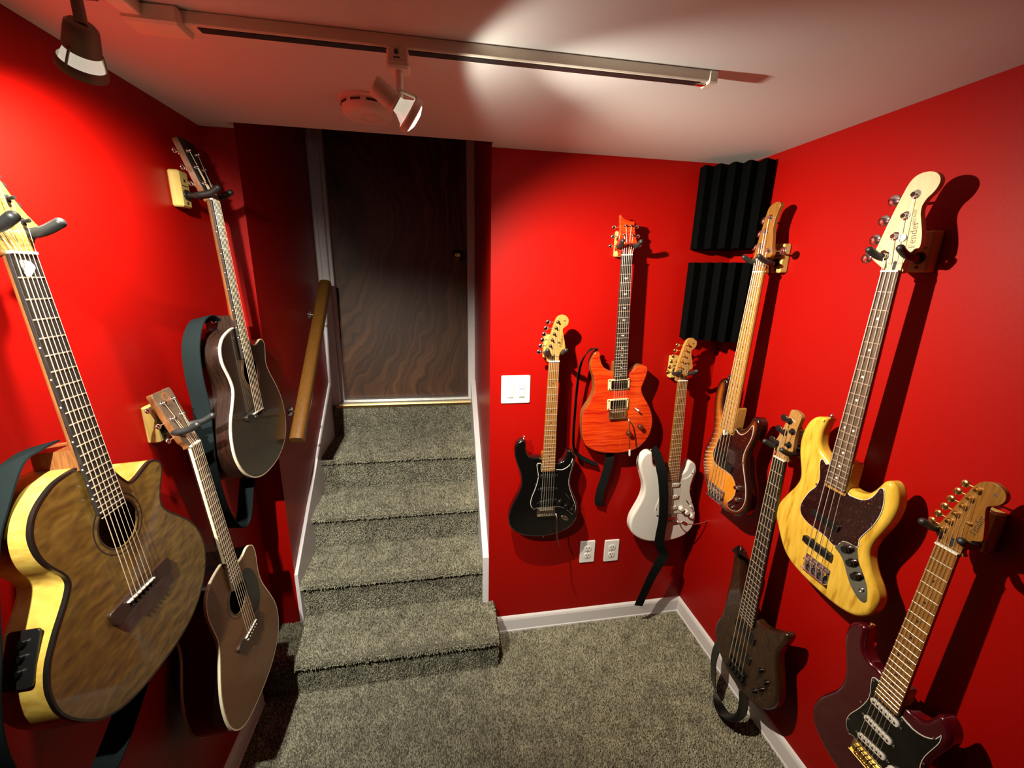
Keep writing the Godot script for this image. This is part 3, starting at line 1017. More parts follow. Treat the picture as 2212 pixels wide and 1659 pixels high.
func tuner(o, at: Vector2, side: int, edge: float, face: float, r: float, mt, button: Vector3, btn_mat, tilt := Transform3D(), reach := 0.012):
	# post through the headstock with bushing, string slot and, behind it, shaft and button
	var g := Geo.new()
	g.lathe([Vector2(r * 1.75, 0), Vector2(r * 1.7, 0.0015), Vector2(r * 1.1, 0.002), Vector2(r, 0.004), Vector2(r * 0.85, 0.006), Vector2(r, 0.009), Vector2(r * 0.9, 0.0105), Vector2(0, 0.0105)], tilt * up_z(Vector3(at.x, at.y, face)), 14)
	var p = gput(o, "tuning_post", g, mt)
	var bt := Geo.new()
	var bx := edge + side * (reach + button.x)
	bt.tube([tilt * Vector3(edge - side * 0.012, at.y - 0.003, face - 0.017), tilt * Vector3(bx, at.y - 0.003, face - 0.017)], r * 0.55, 8)
	bt.lathe([Vector2(0, -0.004), Vector2(r * 1.5, -0.004), Vector2(r * 1.5, 0.003), Vector2(0, 0.003)], tilt * up_z(Vector3(edge - side * 0.012, at.y - 0.003, face - 0.017)), 10)
	bt.ball(tilt * Vector3(bx, at.y - 0.003, face - 0.017), button, tilt.basis)
	put(p, "tuning_button", bt, btn_mat)

func hanger(label: String, at: float, depth: float, face: Vector3, up_off := 0.0, half := 0.031, turn_arm := 0.0):
	# wooden block on the wall, arm and a padded yoke, for the guitar built last. at: height above the nut, depth: how far out the yoke is from the wall
	var side := face.cross(Vector3.UP) * -1.0   # to the right as one faces the wall
	var n0 := frame.origin
	var along_wall := n0.dot(side)
	var wall_d := XR if face.x < 0 else (XL if face.x > 0 else 0.0)
	var base := side * along_wall + Vector3.UP * (n0.y + at)
	if face.x != 0.0: base.x = wall_d
	else: base.z = 0.0
	var x := Transform3D(Basis(side, Vector3.UP, face), base)
	var t = thing("guitar_hanger", label, "guitar hanger", "guitar hangers")
	t.transform = x
	var bl := box_geo(Vector3(-0.0225, -0.040, 0.0), Vector3(0.0225, 0.057, 0.030), 0.004)
	var b = put(t, "wood_block", bl, m.poplar)
	for y in [0.032, -0.028]:
		put(b, "screw", lathe_geo([Vector2(0.0045, 0), Vector2(0.004, 0.0012), Vector2(0, 0.0014)], up_z(Vector3(0.0, y, 0.0298)), 12), m.dark_slot)
	put(b, "groove", box_geo(Vector3(-0.014, 0.016, 0.0293), Vector3(0.014, 0.0185, 0.0304)), m.dark_slot)
	var arm := Geo.new()
	arm.lathe([Vector2(0.015, 0.028), Vector2(0.014, 0.034), Vector2(0.0075, 0.036), Vector2(0.0075, depth - 0.032)], up_z(Vector3(0, -0.006, 0)), 14)
	put(t, "arm", arm, m.black_metal)
	var yk := Geo.new()
	for s in [-1.0, 1.0]:
		var path := curve3([Vector3(0, -0.008, depth - 0.036), Vector3(s * half * 0.62, -0.010, depth - 0.032), Vector3(s * half, -0.008, depth - 0.016), Vector3(s * (half + 0.002), -0.002, depth + 0.012), Vector3(s * (half + 0.005), 0.012, depth + 0.036)], 4)
		var rr := []
		for i in path.size(): rr.append(0.0085 if i > 4 else 0.0065)
		yk.tube(path, rr, 12)
		yk.ball(path[-1], Vector3.ONE * 0.0085)
	put(t, "yoke", yk, m.black_rubber, "padded black fork")

func pickguard(o, out: PackedVector2Array, z: float, mt, edge_mat):
	var lo = gput(o, "pickguard", slab_geo(out, z, z + 0.0022), edge_mat)
	var en := Geo.edge_normals(out)
	var area := 0.0
	for i in out.size(): area += out[i].cross(out[(i + 1) % out.size()])
	var q := PackedVector2Array()
	for i in out.size(): q.append(out[i] - en[i] * 0.0016 * signf(area))
	put(lo, "top_layer", slab_geo(q, z + 0.0015, z + 0.0029), mt, "")
	return lo

func screws(p, list: PackedVector2Array, z: float, mt):
	for q in list:
		put(p, "screw", lathe_geo([Vector2(0.0032, 0), Vector2(0.0028, 0.0009), Vector2(0, 0.0012)], up_z(Vector3(q.x, q.y, z)), 10), mt)

func single_coil(o, at: Vector2, turn: float, z: float, mt, pole_mat):
	var g := slab_geo(rect(0.070, 0.0165, 0.008, at, turn), z, -0.0058, 0.002)
	var p = gput(o, "pickup", g, mt)
	for i in 6:
		var q := at + Vector2(-0.026 + i * 0.0104, 0).rotated(turn)
		put(p, "pole_piece", lathe_geo([Vector2(0.0026, 0), Vector2(0.0026, 0.0004), Vector2(0, 0.0004)], up_z(Vector3(q.x, q.y, -0.0058)), 10), pole_mat)
	for s in [-0.0395, 0.0395]:
		var q := at + Vector2(s, 0).rotated(turn)
		put(p, "screw", lathe_geo([Vector2(0.0035, 0), Vector2(0.003, 0.001), Vector2(0, 0.0014)], up_z(Vector3(q.x, q.y, z + 0.0028)), 10), m.chrome)

func knob(o, at: Vector2, z: float, r: float, h: float, mt, called := "knob"):
	return gput(o, called, lathe_geo([Vector2(r, 0), Vector2(r, h * 0.22), Vector2(r * 0.80, h * 0.34), Vector2(r * 0.76, h * 0.92), Vector2(r * 0.68, h), Vector2(0, h)], up_z(Vector3(at.x, at.y, z)), 20), mt)

func strap_pin(o, at: Vector3, dir: Vector3, mt):
	gput(o, "strap_pin", lathe_geo([Vector2(0.0065, 0), Vector2(0.004, 0.003), Vector2(0.0035, 0.009), Vector2(0.0065, 0.012), Vector2(0.005, 0.0145), Vector2(0, 0.015)], along(at, dir), 14), mt)

func tremolo(o, z: float, mt, tip: Array, tip_mat, plate_turn := 0.0):
	var y := -scale_len
	var b = gput(o, "bridge", slab_geo(rect(0.080, 0.036, 0.002, Vector2(0.0, y - 0.012)), z, z + 0.004, 0.001), mt)
	put(b, "bent_edge", box_geo(Vector3(-0.040, y - 0.031, z), Vector3(0.040, y - 0.027, z + 0.011), 0.001), mt)
	for i in 6:
		var x := -0.026 + i * 0.0104
		var g := box_geo(Vector3(x - 0.0045, y - 0.016, z + 0.004), Vector3(x + 0.0045, y + 0.002, -0.0009), 0.001)
		g.tube([Vector3(x, y - 0.016, z + 0.008), Vector3(x, y - 0.031, z + 0.008)], 0.0015, 6)
		put(b, "saddle", g, mt)
	var a := Geo.new()
	a.tube(curve3(tip, 5), 0.0026, 8)
	var r = gput(o, "tremolo_arm", a, mt)
	var e: Vector3 = tip[-1]
	var d: Vector3 = (tip[-1] - tip[-2]).normalized()
	if tip_mat:
		put(r, "tip", lathe_geo([Vector2(0, -0.028), Vector2(0.0042, -0.027), Vector2(0.0048, -0.004), Vector2(0.003, 0.001), Vector2(0, 0.0015)], along(e, d), 12), tip_mat)
	return b

const FENDER_HEAD := "24,-2 22,8 22,24 25,35 31,44 40,49 44,54 43,64 38,88 32,112 31,126 36,132 45,139 51,149 52,160 48,170 40,177 29,181 17,179 8,173 2,164 -4,148 -11,124 -19,94 -28,60 -35,34 -36,27 -32,20 -26,10 -23,-2"
const FENDER_POSTS := "-22,39 -16,62 -10,85 -3,108 3,131 9,154"

func six_in_line(o, head_mat, post_mat, r := 0.0038, letters := true):
	var hd := smooth(points(FENDER_HEAD), 3)
	var h = gput(o, "headstock", slab_geo(hd, -0.0245, -0.0115, 0.001, 0.001), head_mat)
	var out := []
	for p in points(FENDER_POSTS):
		tuner(o, p, -1, edge_x(hd, p.y - 0.003, -1), -0.0115, r, post_mat, Vector3(0.0095, 0.0095, 0.0045), post_mat)
		out.append(p)
	put(h, "truss_rod_hole", slab_geo(rect(0.008, 0.022, 0.0039, Vector2(0, 0.018)), -0.0117, -0.0113), m.dark_slot)
	put(h, "string_tree", box_geo(Vector3(0.010, 0.075, -0.0115), Vector3(0.020, 0.079, -0.006), 0.001), post_mat)
	put(h, "front_plug", lathe_geo([Vector2(0.004, 0), Vector2(0.004, 0.0002), Vector2(0, 0.0002)], up_z(Vector3(0.036, 0.158, -0.0115)), 14), m.rosewood)
	if letters:
		put(h, "logo", words("Fender", 0.014, Vector3(0.0335, 0.056, -0.0114), PI / 2 - 0.12), m.dark_slot)
	return out

func words(text: String, size: float, at: Vector3, turn: float) -> Geo:   # flat lettering with its lower left corner at the place given
	var tm := TextMesh.new()
	var f := SystemFont.new()
	f.font_names = PackedStringArray(["Droid Serif"])
	f.font_italic = true
	tm.font = f
	tm.text = text
	tm.font_size = 64
	tm.pixel_size = size / 64.0
	tm.depth = 0.0004
	tm.horizontal_alignment = HORIZONTAL_ALIGNMENT_LEFT
	tm.vertical_alignment = VERTICAL_ALIGNMENT_BOTTOM
	var ar := tm.surface_get_arrays(0)
	var g := Geo.new()
	var vs: PackedVector3Array = ar[Mesh.ARRAY_VERTEX]
	var ns: PackedVector3Array = ar[Mesh.ARRAY_NORMAL]
	var ids = ar[Mesh.ARRAY_INDEX]
	var x := Transform3D(Basis(Vector3(0, 0, 1), turn), at)
	var count: int = vs.size() if ids == null else ids.size()
	for i in range(0, count, 3):
		var q := []
		for k in 3: q.append(i + k if ids == null else ids[i + k])
		g.tri(x * vs[q[0]], x * vs[q[1]], x * vs[q[2]], x.basis * ns[q[0]], x.basis * ns[q[1]], x.basis * ns[q[2]])
	return g

const STRAT_BODY := "-103,-327 -121,-329 -136,-343 -143,-366 -142,-394 -135,-425 -124,-456 -115,-486 -111,-512 -112,-538 -120,-568 -134,-598 -149,-631 -159,-662 -162,-692 -157,-721 -143,-743 -121,-761 -92,-775 -54,-784 -8,-787 36,-783 78,-772 110,-754 134,-728 146,-695 146,-662 136,-620 119,-580 106,-548 103,-520 106,-494 113,-465 120,-435 119,-408 109,-390 95,-380 84,-385 77,-404 68,-424 52,-435 36,-437 20,-431 0,-425 -22,-412 -44,-405 -64,-406 -81,-396 -91,-380 -95,-358 -97,-338"
const STRAT_GUARD := "-28,-436 -40,-430 -48,-434 -49,-443 -45,-466 -41,-492 -46,-525 -56,-559 -66,-587 -70,-612 -66,-632 -52,-648 -44,-640 44,-640 58,-641 80,-650 104,-668 119,-684 129,-676 134,-655 130,-634 115,-596 101,-558 94,-530 95,-500 102,-465 107,-436 104,-417 98,-438 81,-457 58,-466 32,-462 28,-462 28,-468 -28,-468"

func strat(o, outline: String, body_mat, guard_mat, edge_mat, pick_mat, pole_mat, metal, knob_mat, tip: Array, tip_mat, flat_guard := true):
	var bo := smooth(points(outline), 3)
	gput(o, "body", slab_geo(bo, -0.058, -0.014, 0.011, 0.011), body_mat)
	var g = pickguard(o, smooth(points(STRAT_GUARD), 2) if flat_guard else points(STRAT_GUARD), -0.0142, guard_mat, edge_mat)
	screws(g, points("-43,-440 -53,-527 -65,-607 -58,-640 96,-440 98,-520 108,-590 122,-640 90,-650 36,-470"), -0.0114, m.chrome)
	single_coil(o, Vector2(0.001, -0.490), 0.0, -0.013, pick_mat, pole_mat)
	single_coil(o, Vector2(0.001, -0.551), 0.0, -0.013, pick_mat, pole_mat)
	single_coil(o, Vector2(0.001, -0.610), 0.16, -0.013, pick_mat, pole_mat)
	for p in points("57,-614 85,-636 112,-658"):
		knob(o, p, -0.0115, 0.0125, 0.016, knob_mat)
	var sw = gput(o, "pickup_switch", slab_geo(rect(0.042, 0.005, 0.002, Vector2(0.094, -0.594), -0.95), -0.0116, -0.0108), m.dark_slot)
	var lv := Geo.new()
	lv.box(Vector3(0.0985, -0.606, -0.011), Vector3(0.1025, -0.600, 0.004), Transform3D(), 0.001)
	put(sw, "lever", lv, knob_mat)
	var j := Geo.new()
	j.slab(rect(0.036, 0.015, 0.0074, Vector2(0.087, -0.700), -0.55), -0.0145, -0.0125, 0.001)
	j.ball(Vector3(0.087, -0.700, -0.0145), Vector3(0.020, 0.009, 0.004), Basis(Vector3(0, 0, 1), -0.55))
	gput(o, "jack_plate", j, metal)
	tremolo(o, -0.0142, metal, tip, tip_mat)
	strap_pin(o, Vector3(-0.104, -0.329, -0.036), Vector3(0.25, 1, 0), metal)
	strap_pin(o, Vector3(0.0, -0.786, -0.036), Vector3(0, -1, 0), metal)
	gput(o, "neck_heel", slab_geo(rect(0.056, 0.085, 0.004, Vector2(0, -0.428)), -0.036, -0.0094), m.roasted_maple if body_mat != m.burgundy_gloss else m.maple)

func bell_head(label: String, at: Vector3, aim: Vector3):
	var l = thing("track_light", label, "spotlight", "track lights")
	var ay := aim.normalized()
	var top := at - ay * 0.070
	put(l, "adapter", box_geo(Vector3(-0.632, 2.072, top.z - 0.025), Vector3(-0.592, 2.110, top.z + 0.025), 0.004), m.lamp_brown)
	put(l, "stem", lathe_geo([Vector2(0.0075, 0.0), Vector2(0.0075, 2.075 - top.y)], Transform3D(Basis(), top), 16), m.lamp_brown)
	var fr := along(top, ay)
	put(l, "shade", lathe_geo([Vector2(0.0, -0.002), Vector2(0.015, -0.002), Vector2(0.019, 0.002), Vector2(0.0205, 0.012), Vector2(0.0225, 0.036), Vector2(0.0215, 0.036), Vector2(0.0195, 0.012), Vector2(0.0, 0.004)], fr, 32), m.lamp_brown, "brown bell cup")
	put(l, "reflector", lathe_geo([Vector2(0.012, 0.030), Vector2(0.020, 0.038), Vector2(0.024, 0.050), Vector2(0.0255, 0.060)], fr, 32), m.bulb_neck, "bright glass reflector showing between cup and ring")
	put(l, "ring", lathe_geo([Vector2(0.0275, 0.054), Vector2(0.0295, 0.056), Vector2(0.0305, 0.068), Vector2(0.0275, 0.069), Vector2(0.0265, 0.060), Vector2(0.0275, 0.054)], fr, 32), m.lamp_brown)
	for k in 3:
		var q := TAU * k / 3.0 + 0.6
		var rod := Geo.new()
		rod.tube([fr * Vector3(cos(q) * 0.022, 0.032, sin(q) * 0.022), fr * Vector3(cos(q) * 0.029, 0.060, sin(q) * 0.029)], 0.0018, 8)
		put(l, "ring_holder", rod, m.lamp_brown)
	put(l, "bulb_face", lathe_geo([Vector2(0.0255, 0.060), Vector2(0.020, 0.063), Vector2(0.010, 0.065), Vector2(0.0, 0.0655)], fr, 32), m.lit_glass, "glowing bulb face")

func electric_guitars():
	var out := Vector3(0, 0, 1)
	# black one nearest to the stairs
	var o = guitar("electric_guitar", "black electric guitar with a maple neck and white-edged black pickguard, beside the light switch", "electric guitar", Vector3(0.3261, 1.3689, 0.110), Vector3(0.3238, 0.7216, 0.110), out, 0.648, -0.787)
	var yend := -0.466
	var b = neck(o, 0.041, 0.056, yend, 21, m.roasted_maple, m.roasted_maple, -0.41)
	dots(b, [3, 5, 7, 9, 12, 15, 17, 19, 21], 0.041, 0.056, yend, 0.003, m.ebony)
	var posts = six_in_line(o, m.maple, m.chrome)
	strings(o, 6, 0.035, 0.052, 0.0006, 0.0003, posts, -0.0045, m.string_steel)
	strat(o, STRAT_BODY, m.black_gloss, m.black_gloss, m.pearl, m.black_plastic, m.black_metal, m.nickel, m.black_gloss, [Vector3(0.043, -0.668, -0.004), Vector3(0.044, -0.690, 0.010), Vector3(0.045, -0.745, 0.020), Vector3(0.048, -0.778, 0.024), Vector3(0.062, -0.812, 0.030)], null)
	hanger("wood-block guitar hanger carrying the black electric guitar", 0.039, 0.100, out)
	# orange one
	o = guitar("electric_guitar", "orange red flame-top electric guitar with two cream-ringed pickups and bird inlays", "electric guitar", Vector3(0.5976, 1.7722, 0.088), Vector3(0.6261, 1.1422, 0.078), out, 0.635, -0.832)
	prs(o)
	hanger("wood-block guitar hanger carrying the orange flame-top guitar", 0.037, 0.080, out)
	strap("black webbing strap looping from the horn of the orange guitar", [Vector3(-0.098, -0.366, -0.040), Vector3(-0.118, -0.362, -0.030), Vector3(-0.150, -0.385, -0.020), Vector3(-0.172, -0.430, -0.015), Vector3(-0.181, -0.520, -0.020), Vector3(-0.185, -0.620, -0.026), Vector3(-0.187, -0.720, -0.034), Vector3(-0.180, -0.800, -0.045), Vector3(-0.150, -0.850, -0.055), Vector3(-0.105, -0.880, -0.064), Vector3(-0.060, -0.905, -0.068)], [Vector3(0.25, 0, 1), Vector3(0.15, 0.2, 1), Vector3(-0.5, 0.2, 1), Vector3(-0.75, 0, 1), Vector3(-0.7, 0, 1), Vector3(-0.7, 0, 1), Vector3(-0.7, 0, 1), Vector3(-0.6, 0, 1), Vector3(-0.3, -0.2, 1), Vector3(-0.2, -0.3, 1), Vector3(-0.2, -0.4, 1)], 0.034, 0.0025, m.strap_black)
	strap("black strap tail hanging below the orange guitar, over the outlets", [Vector3(-0.002, -0.815, -0.058), Vector3(-0.012, -0.838, -0.040), Vector3(-0.020, -0.870, -0.030), Vector3(-0.034, -0.950, -0.034), Vector3(-0.050, -1.020, -0.040), Vector3(-0.056, -1.075, -0.046), Vector3(-0.050, -1.108, -0.050)], [Vector3(1, 0.2, 0.2), Vector3(1, 0.1, 0.3), Vector3(1, -0.2, 0.3), Vector3(1, 0, 0.35), Vector3(1, 0, 0.4), Vector3(1, 0, 0.4), Vector3(1, 0, 0.4)], 0.036, 0.0025, m.strap_black)
	# white one
	o = guitar("electric_guitar", "white electric guitar with a white pickguard and gold tuners, in the room corner", "electric guitar", Vector3(0.8906, 1.2764, 0.098), Vector3(0.9111, 0.6337, 0.100), out, 0.648, -0.790)
	b = neck(o, 0.042, 0.056, yend, 21, m.roasted_maple, m.roasted_maple, -0.41)
	dots(b, [3, 5, 7, 9, 12, 15, 17, 19, 21], 0.042, 0.056, yend, 0.003, m.ebony)
	posts = six_in_line(o, m.maple, m.gold_plate, 0.0038, false)
	strings(o, 6, 0.035, 0.052, 0.0005, 0.0003, posts, -0.0045, m.string_steel)
	strat(o, "-108,-320 -133,-322 -152,-343 -160,-371 -156,-403 -145,-440 -135,-471 -130,-502 -133,-533 -146,-569 -166,-608 -181,-641 -187,-679 -178,-714 -155,-743 -119,-767 -78,-781 -20,-789 45,-786 95,-770 128,-739 143,-700 140,-659 124,-612 106,-566 101,-532 107,-499 116,-465 122,-431 116,-404 99,-387 84,-382 75,-390 66,-420 48,-438 26,-446 0,-446 -25,-438 -46,-413 -65,-400 -84,-394 -95,-372 -100,-340", m.white_gloss, m.ivory_plastic, m.white_trim, m.ivory_plastic, m.chrome, m.nickel, m.white_plastic, [Vector3(0.040, -0.668, -0.004), Vector3(0.044, -0.678, 0.012), Vector3(0.090, -0.682, 0.022), Vector3(0.140, -0.684, 0.022), Vector3(0.200, -0.676, 0.014)], null)
	hanger("wood-block guitar hanger carrying the white electric guitar", 0.037, 0.088, out)
	strap("black strap hanging down over the front of the white guitar to the baseboard", [Vector3(-0.098, -0.306, -0.028), Vector3(-0.088, -0.328, -0.01), Vector3(-0.076, -0.372, 0.006), Vector3(-0.062, -0.43, 0.012), Vector3(-0.052, -0.501, 0.014), Vector3(-0.045, -0.575, 0.014), Vector3(-0.041, -0.65, 0.012), Vector3(-0.045, -0.73, 0.008), Vector3(-0.04, -0.79, 0.002), Vector3(-0.01, -0.85, -0.004), Vector3(-0.026, -0.905, -0.01), Vector3(-0.052, -0.969, -0.014), Vector3(-0.08, -1.06, -0.02), Vector3(-0.106, -1.15, -0.026)], [Vector3(0.5, 0.3, 1), Vector3(0.5, 0.2, 0.8), Vector3(0.6, 0.3, 0.6), Vector3(1, 0.2, 0.1), Vector3(1, 0, 0), Vector3(1, 0, 0), Vector3(1, 0, 0), Vector3(1, 0, 0.1), Vector3(1, 0.1, 0.3), Vector3(1, 0.2, 0.6), Vector3(1, -0.3, 0.3), Vector3(1, -0.4, 0.1), Vector3(1, -0.4, 0), Vector3(1, -0.4, 0)], 0.044, 0.0025, m.strap_black)

func strap(label: String, path: Array, across: Array, w: float, th: float, mt):
	# a strap that hangs from the guitar built last; the points are in that guitar's frame
	var o = thing("guitar_strap", label, "guitar strap")
	o.transform = frame
	var ac := curve3(across, 5)
	put(o, "band", ribbon_geo(curve3(path, 5), ac, w, th), mt)
	return o

func ribbon_geo(path: Array, across: Array, w: float, th: float) -> Geo:
	var g := Geo.new()
	g.ribbon(path, across, w, th)
	return g

func prs(o):
	var bo := smooth(points("-99,-371 -110,-375 -119,-393 -126,-418 -122,-447 -111,-479 -106,-516 -109,-548 -121,-577 -140,-605 -153,-632 -156,-665 -155,-700 -150,-748 -138,-778 -115,-798 -84,-815 -45,-825 -3,-830 39,-831 77,-826 112,-809 138,-786 156,-755 164,-720 164,-685 155,-649 138,-614 117,-581 105,-553 104,-533 112,-512 120,-488 125,-462 121,-449 109,-441 88,-438 74,-444 61,-458 47,-468 33,-472 0,-472 -28,-461 -46,-453 -66,-441 -79,-424 -86,-402 -89,-379"), 3)
	gput(o, "body", slab_geo(bo, -0.056, -0.0165, 0.0, 0.009), m.mahogany, "reddish back and sides")
	gput(o, "flame_top", slab_geo(bo, -0.021, -0.0140, 0.0045), m.flame_orange, "orange red flame maple top")
	var yend := -0.486
	var b = neck(o, 0.043, 0.057, yend, 24, m.ebony, m.mahogany, -0.44)
	var bird := points("-9,1 -4,3 -1,6 1,2 6,4 10,2 7,-1 2,-2 -1,-5 -3,-1")
	for i in [3, 5, 7, 9, 12, 15, 17, 19, 21, 24]:
		var y := (fret_y(i) + fret_y(i - 1)) / 2.0
		var k := clampf((fret_y(i - 1) - fret_y(i)) / 0.030, 0.45, 1.0) * (1.0 if i != 12 else 1.2)
		var bp := PackedVector2Array()
		for p in bird: bp.append(Vector2(p.x * k * (1.0 if i % 2 else -1.0), y + p.y * k))
		put(b, "bird_inlay", slab_geo(bp, -0.0034, -0.0028), m.pearl)
	var ho := smooth(points("22,-2 25,10 36,24 45,36 41,55 35,78 31,98 29,114 28,122 14,124 -2,127 -14,132 -22,139 -27,147 -29,138 -27,113 -27,86 -30,58 -37,35 -41,27 -27,14 -22,-2"), 3)
	var h = gput(o, "headstock", slab_geo(ho, -0.031, -0.017, 0.001, 0.001), m.flame_head if m.has("flame_head") else m.flame_orange)
	var posts := points("-17,40 -12,74 -7,107 14,107 23,73 31,40")
	for i in 6:
		var sd := -1 if i < 3 else 1
		tuner(o, posts[i], sd, edge_x(ho, posts[i].y - 0.003, sd), -0.017, 0.0034, m.chrome, Vector3(0.009, 0.0075, 0.004), m.chrome, Transform3D(), 0.009)
	var pp := []
	for p in posts: pp.append(p)
	strings(o, 6, 0.036, 0.053, 0.0006, 0.0003, pp, -0.011, m.string_steel)
	put(h, "truss_rod_cover", slab_geo(smooth(points("-8,6 0,3 8,6 6,16 0,21 -6,16"), 3), -0.0172, -0.0160), m.black_plastic)
	put(h, "logo", words("SE", 0.016, Vector3(-0.010, 0.047, -0.0169), 0.05), m.dark_slot)
	for k in 2:
		var c := Vector2(-0.002, [-0.5135, -0.6010][k])
		var r = gput(o, "pickup_ring", slab_geo(rect(0.093, 0.047, 0.004, c), -0.0142, -0.0088, 0.001), m.cream_ring)
		put(r, "pickup_coils", slab_geo(rect(0.069, 0.036, 0.003, c), -0.0095, -0.0055, 0.001), m.black_gloss)
		for i in 6:
			put(r, "pole_piece", lathe_geo([Vector2(0.0022, 0), Vector2(0.002, 0.0006), Vector2(0, 0.0008)], up_z(Vector3(c.x - 0.026 + i * 0.0104, c.y + (0.009 if k == 0 else -0.010), -0.0055)), 10), m.chrome)
		screws(r, PackedVector2Array([c + Vector2(-0.041, 0.018), c + Vector2(0.041, 0.018), c + Vector2(-0.041, -0.018), c + Vector2(0.041, -0.018)]), -0.0088, m.brass)
	tremolo(o, -0.0142, m.nickel, [Vector3(0.041, -0.664, -0.004), Vector3(0.043, -0.676, 0.012), Vector3(0.042, -0.730, 0.024), Vector3(0.043, -0.780, 0.030), Vector3(0.044, -0.824, 0.034)], m.ivory_plastic)
	knob(o, Vector2(0.106, -0.712), -0.0142, 0.0125, 0.017, m.amber_knob)
	knob(o, Vector2(0.055, -0.738), -0.0142, 0.0125, 0.017, m.amber_knob)
	var sw = gput(o, "toggle_switch", lathe_geo([Vector2(0.006, 0), Vector2(0.006, 0.003), Vector2(0.004, 0.005), Vector2(0, 0.005)], up_z(Vector3(0.083, -0.630, -0.0142)), 12), m.nickel)
	var tg := Geo.new()
	tg.tube([Vector3(0.083, -0.630, -0.011), Vector3(0.087, -0.633, 0.001)], [0.0022, 0.0042], 10)
	tg.ball(Vector3(0.087, -0.633, 0.001), Vector3.ONE * 0.0042)
	put(sw, "toggle_tip", tg, m.ivory_plastic)
	strap_pin(o, Vector3(-0.098, -0.372, -0.036), Vector3(0.1, 1, 0), m.black_metal)
	strap_pin(o, Vector3(0.0, -0.829, -0.036), Vector3(0, -1, 0), m.chrome)
	gput(o, "neck_heel", slab_geo(rect(0.057, 0.075, 0.004, Vector2(0, -0.455)), -0.036, -0.0094), m.mahogany)

# ------------------------------------------------------------------ basses and the burgundy guitar
func bass_bridge(o, z: float, n: int, spread: float, w: float, mt, length := 0.050):
	var y := -scale_len
	var b = gput(o, "bridge", slab_geo(rect(w, length, 0.002, Vector2(0, y - length * 0.5 + 0.016)), z, z + 0.0025, 0.0008), mt)
	put(b, "bent_edge", box_geo(Vector3(-w / 2, y - length + 0.016, z), Vector3(w / 2, y - length + 0.019, z + 0.014), 0.0008), mt)
	for i in n:
		var x := lerpf(-spread, spread, float(i) / (n - 1)) / 2
		var g := Geo.new()
		g.tube([Vector3(x - 0.008, y, z + 0.009), Vector3(x + 0.008, y, z + 0.009)], 0.0052, 12)
		g.tube([Vector3(x, y, z + 0.008), Vector3(x, y - length + 0.017, z + 0.008)], 0.0022, 8)
		g.box(Vector3(x - 0.006, y - 0.028, z + 0.002), Vector3(x + 0.006, y - 0.009, z + 0.010), Transform3D(), 0.002)
		put(b, "saddle", g, mt)

func block_pickup(o, at: Vector2, w: float, h: float, turn: float, z: float, poles: int, top := -0.0065):
	var p = gput(o, "pickup", slab_geo(rect(w, h, 0.004, at, turn), z, top, 0.001), m.black_plastic)
	for i in poles:
		var q := at + Vector2(lerpf(-0.5, 0.5, (i + 0.5) / poles) * w * 0.9, 0).rotated(turn)
		put(p, "pole_piece", lathe_geo([Vector2(0.0024, 0), Vector2(0.0024, 0.0005), Vector2(0, 0.0005)], up_z(Vector3(q.x, q.y, top)), 10), m.black_metal)
	return p

const J_BODY := "-84,-418 -99,-419 -115,-423 -129,-433 -141,-451 -149,-474 -153,-499 -153,-526 -149,-552 -141,-578 -132,-605 -127,-626 -129,-648 -140,-676 -157,-707 -175,-742 -184,-769 -185,-795 -178,-817 -160,-848 -140,-880 -118,-905 -90,-922 -56,-932 -18,-938 18,-941 54,-942 85,-940 112,-934 133,-924 150,-909 164,-887 171,-853 168,-827 157,-805 141,-784 128,-760 119,-735 119,-710 125,-684 137,-649 146,-615 150,-578 145,-547 135,-524 121,-515 108,-521 99,-538 89,-558 76,-574 58,-583 36,-585 10,-572 -20,-555 -51,-534 -68,-524 -80,-513 -88,-496 -91,-467 -86,-438"
const J_GUARD := "-30,-545 -48,-548 -60,-538 -68,-545 -66,-565 -61,-583 -58,-608 -64,-632 -78,-654 -92,-690 -97,-715 -94,-732 -82,-746 -59,-755 -30,-757 2,-759 36,-768 56,-737 93,-729 93,-704 104,-675 116,-645 124,-610 125,-580 121,-555 115,-540 106,-541 100,-560 90,-580 72,-595 46,-600 30,-596"

func bass_head(o, outline: String, posts: String, sides: Array, head_mat, peg_mat, btn_mat, button: Vector3, face := -0.0125):
	var hd := smooth(points(outline), 3)
	var h = gput(o, "headstock", slab_geo(hd, face - 0.014, face, 0.001, 0.001), head_mat)
	var pts := points(posts)
	for i in pts.size():
		tuner(o, pts[i], sides[i], edge_x(hd, pts[i].y - 0.003, sides[i]), face, 0.0062, peg_mat, button, btn_mat, Transform3D(), 0.012)
	return h

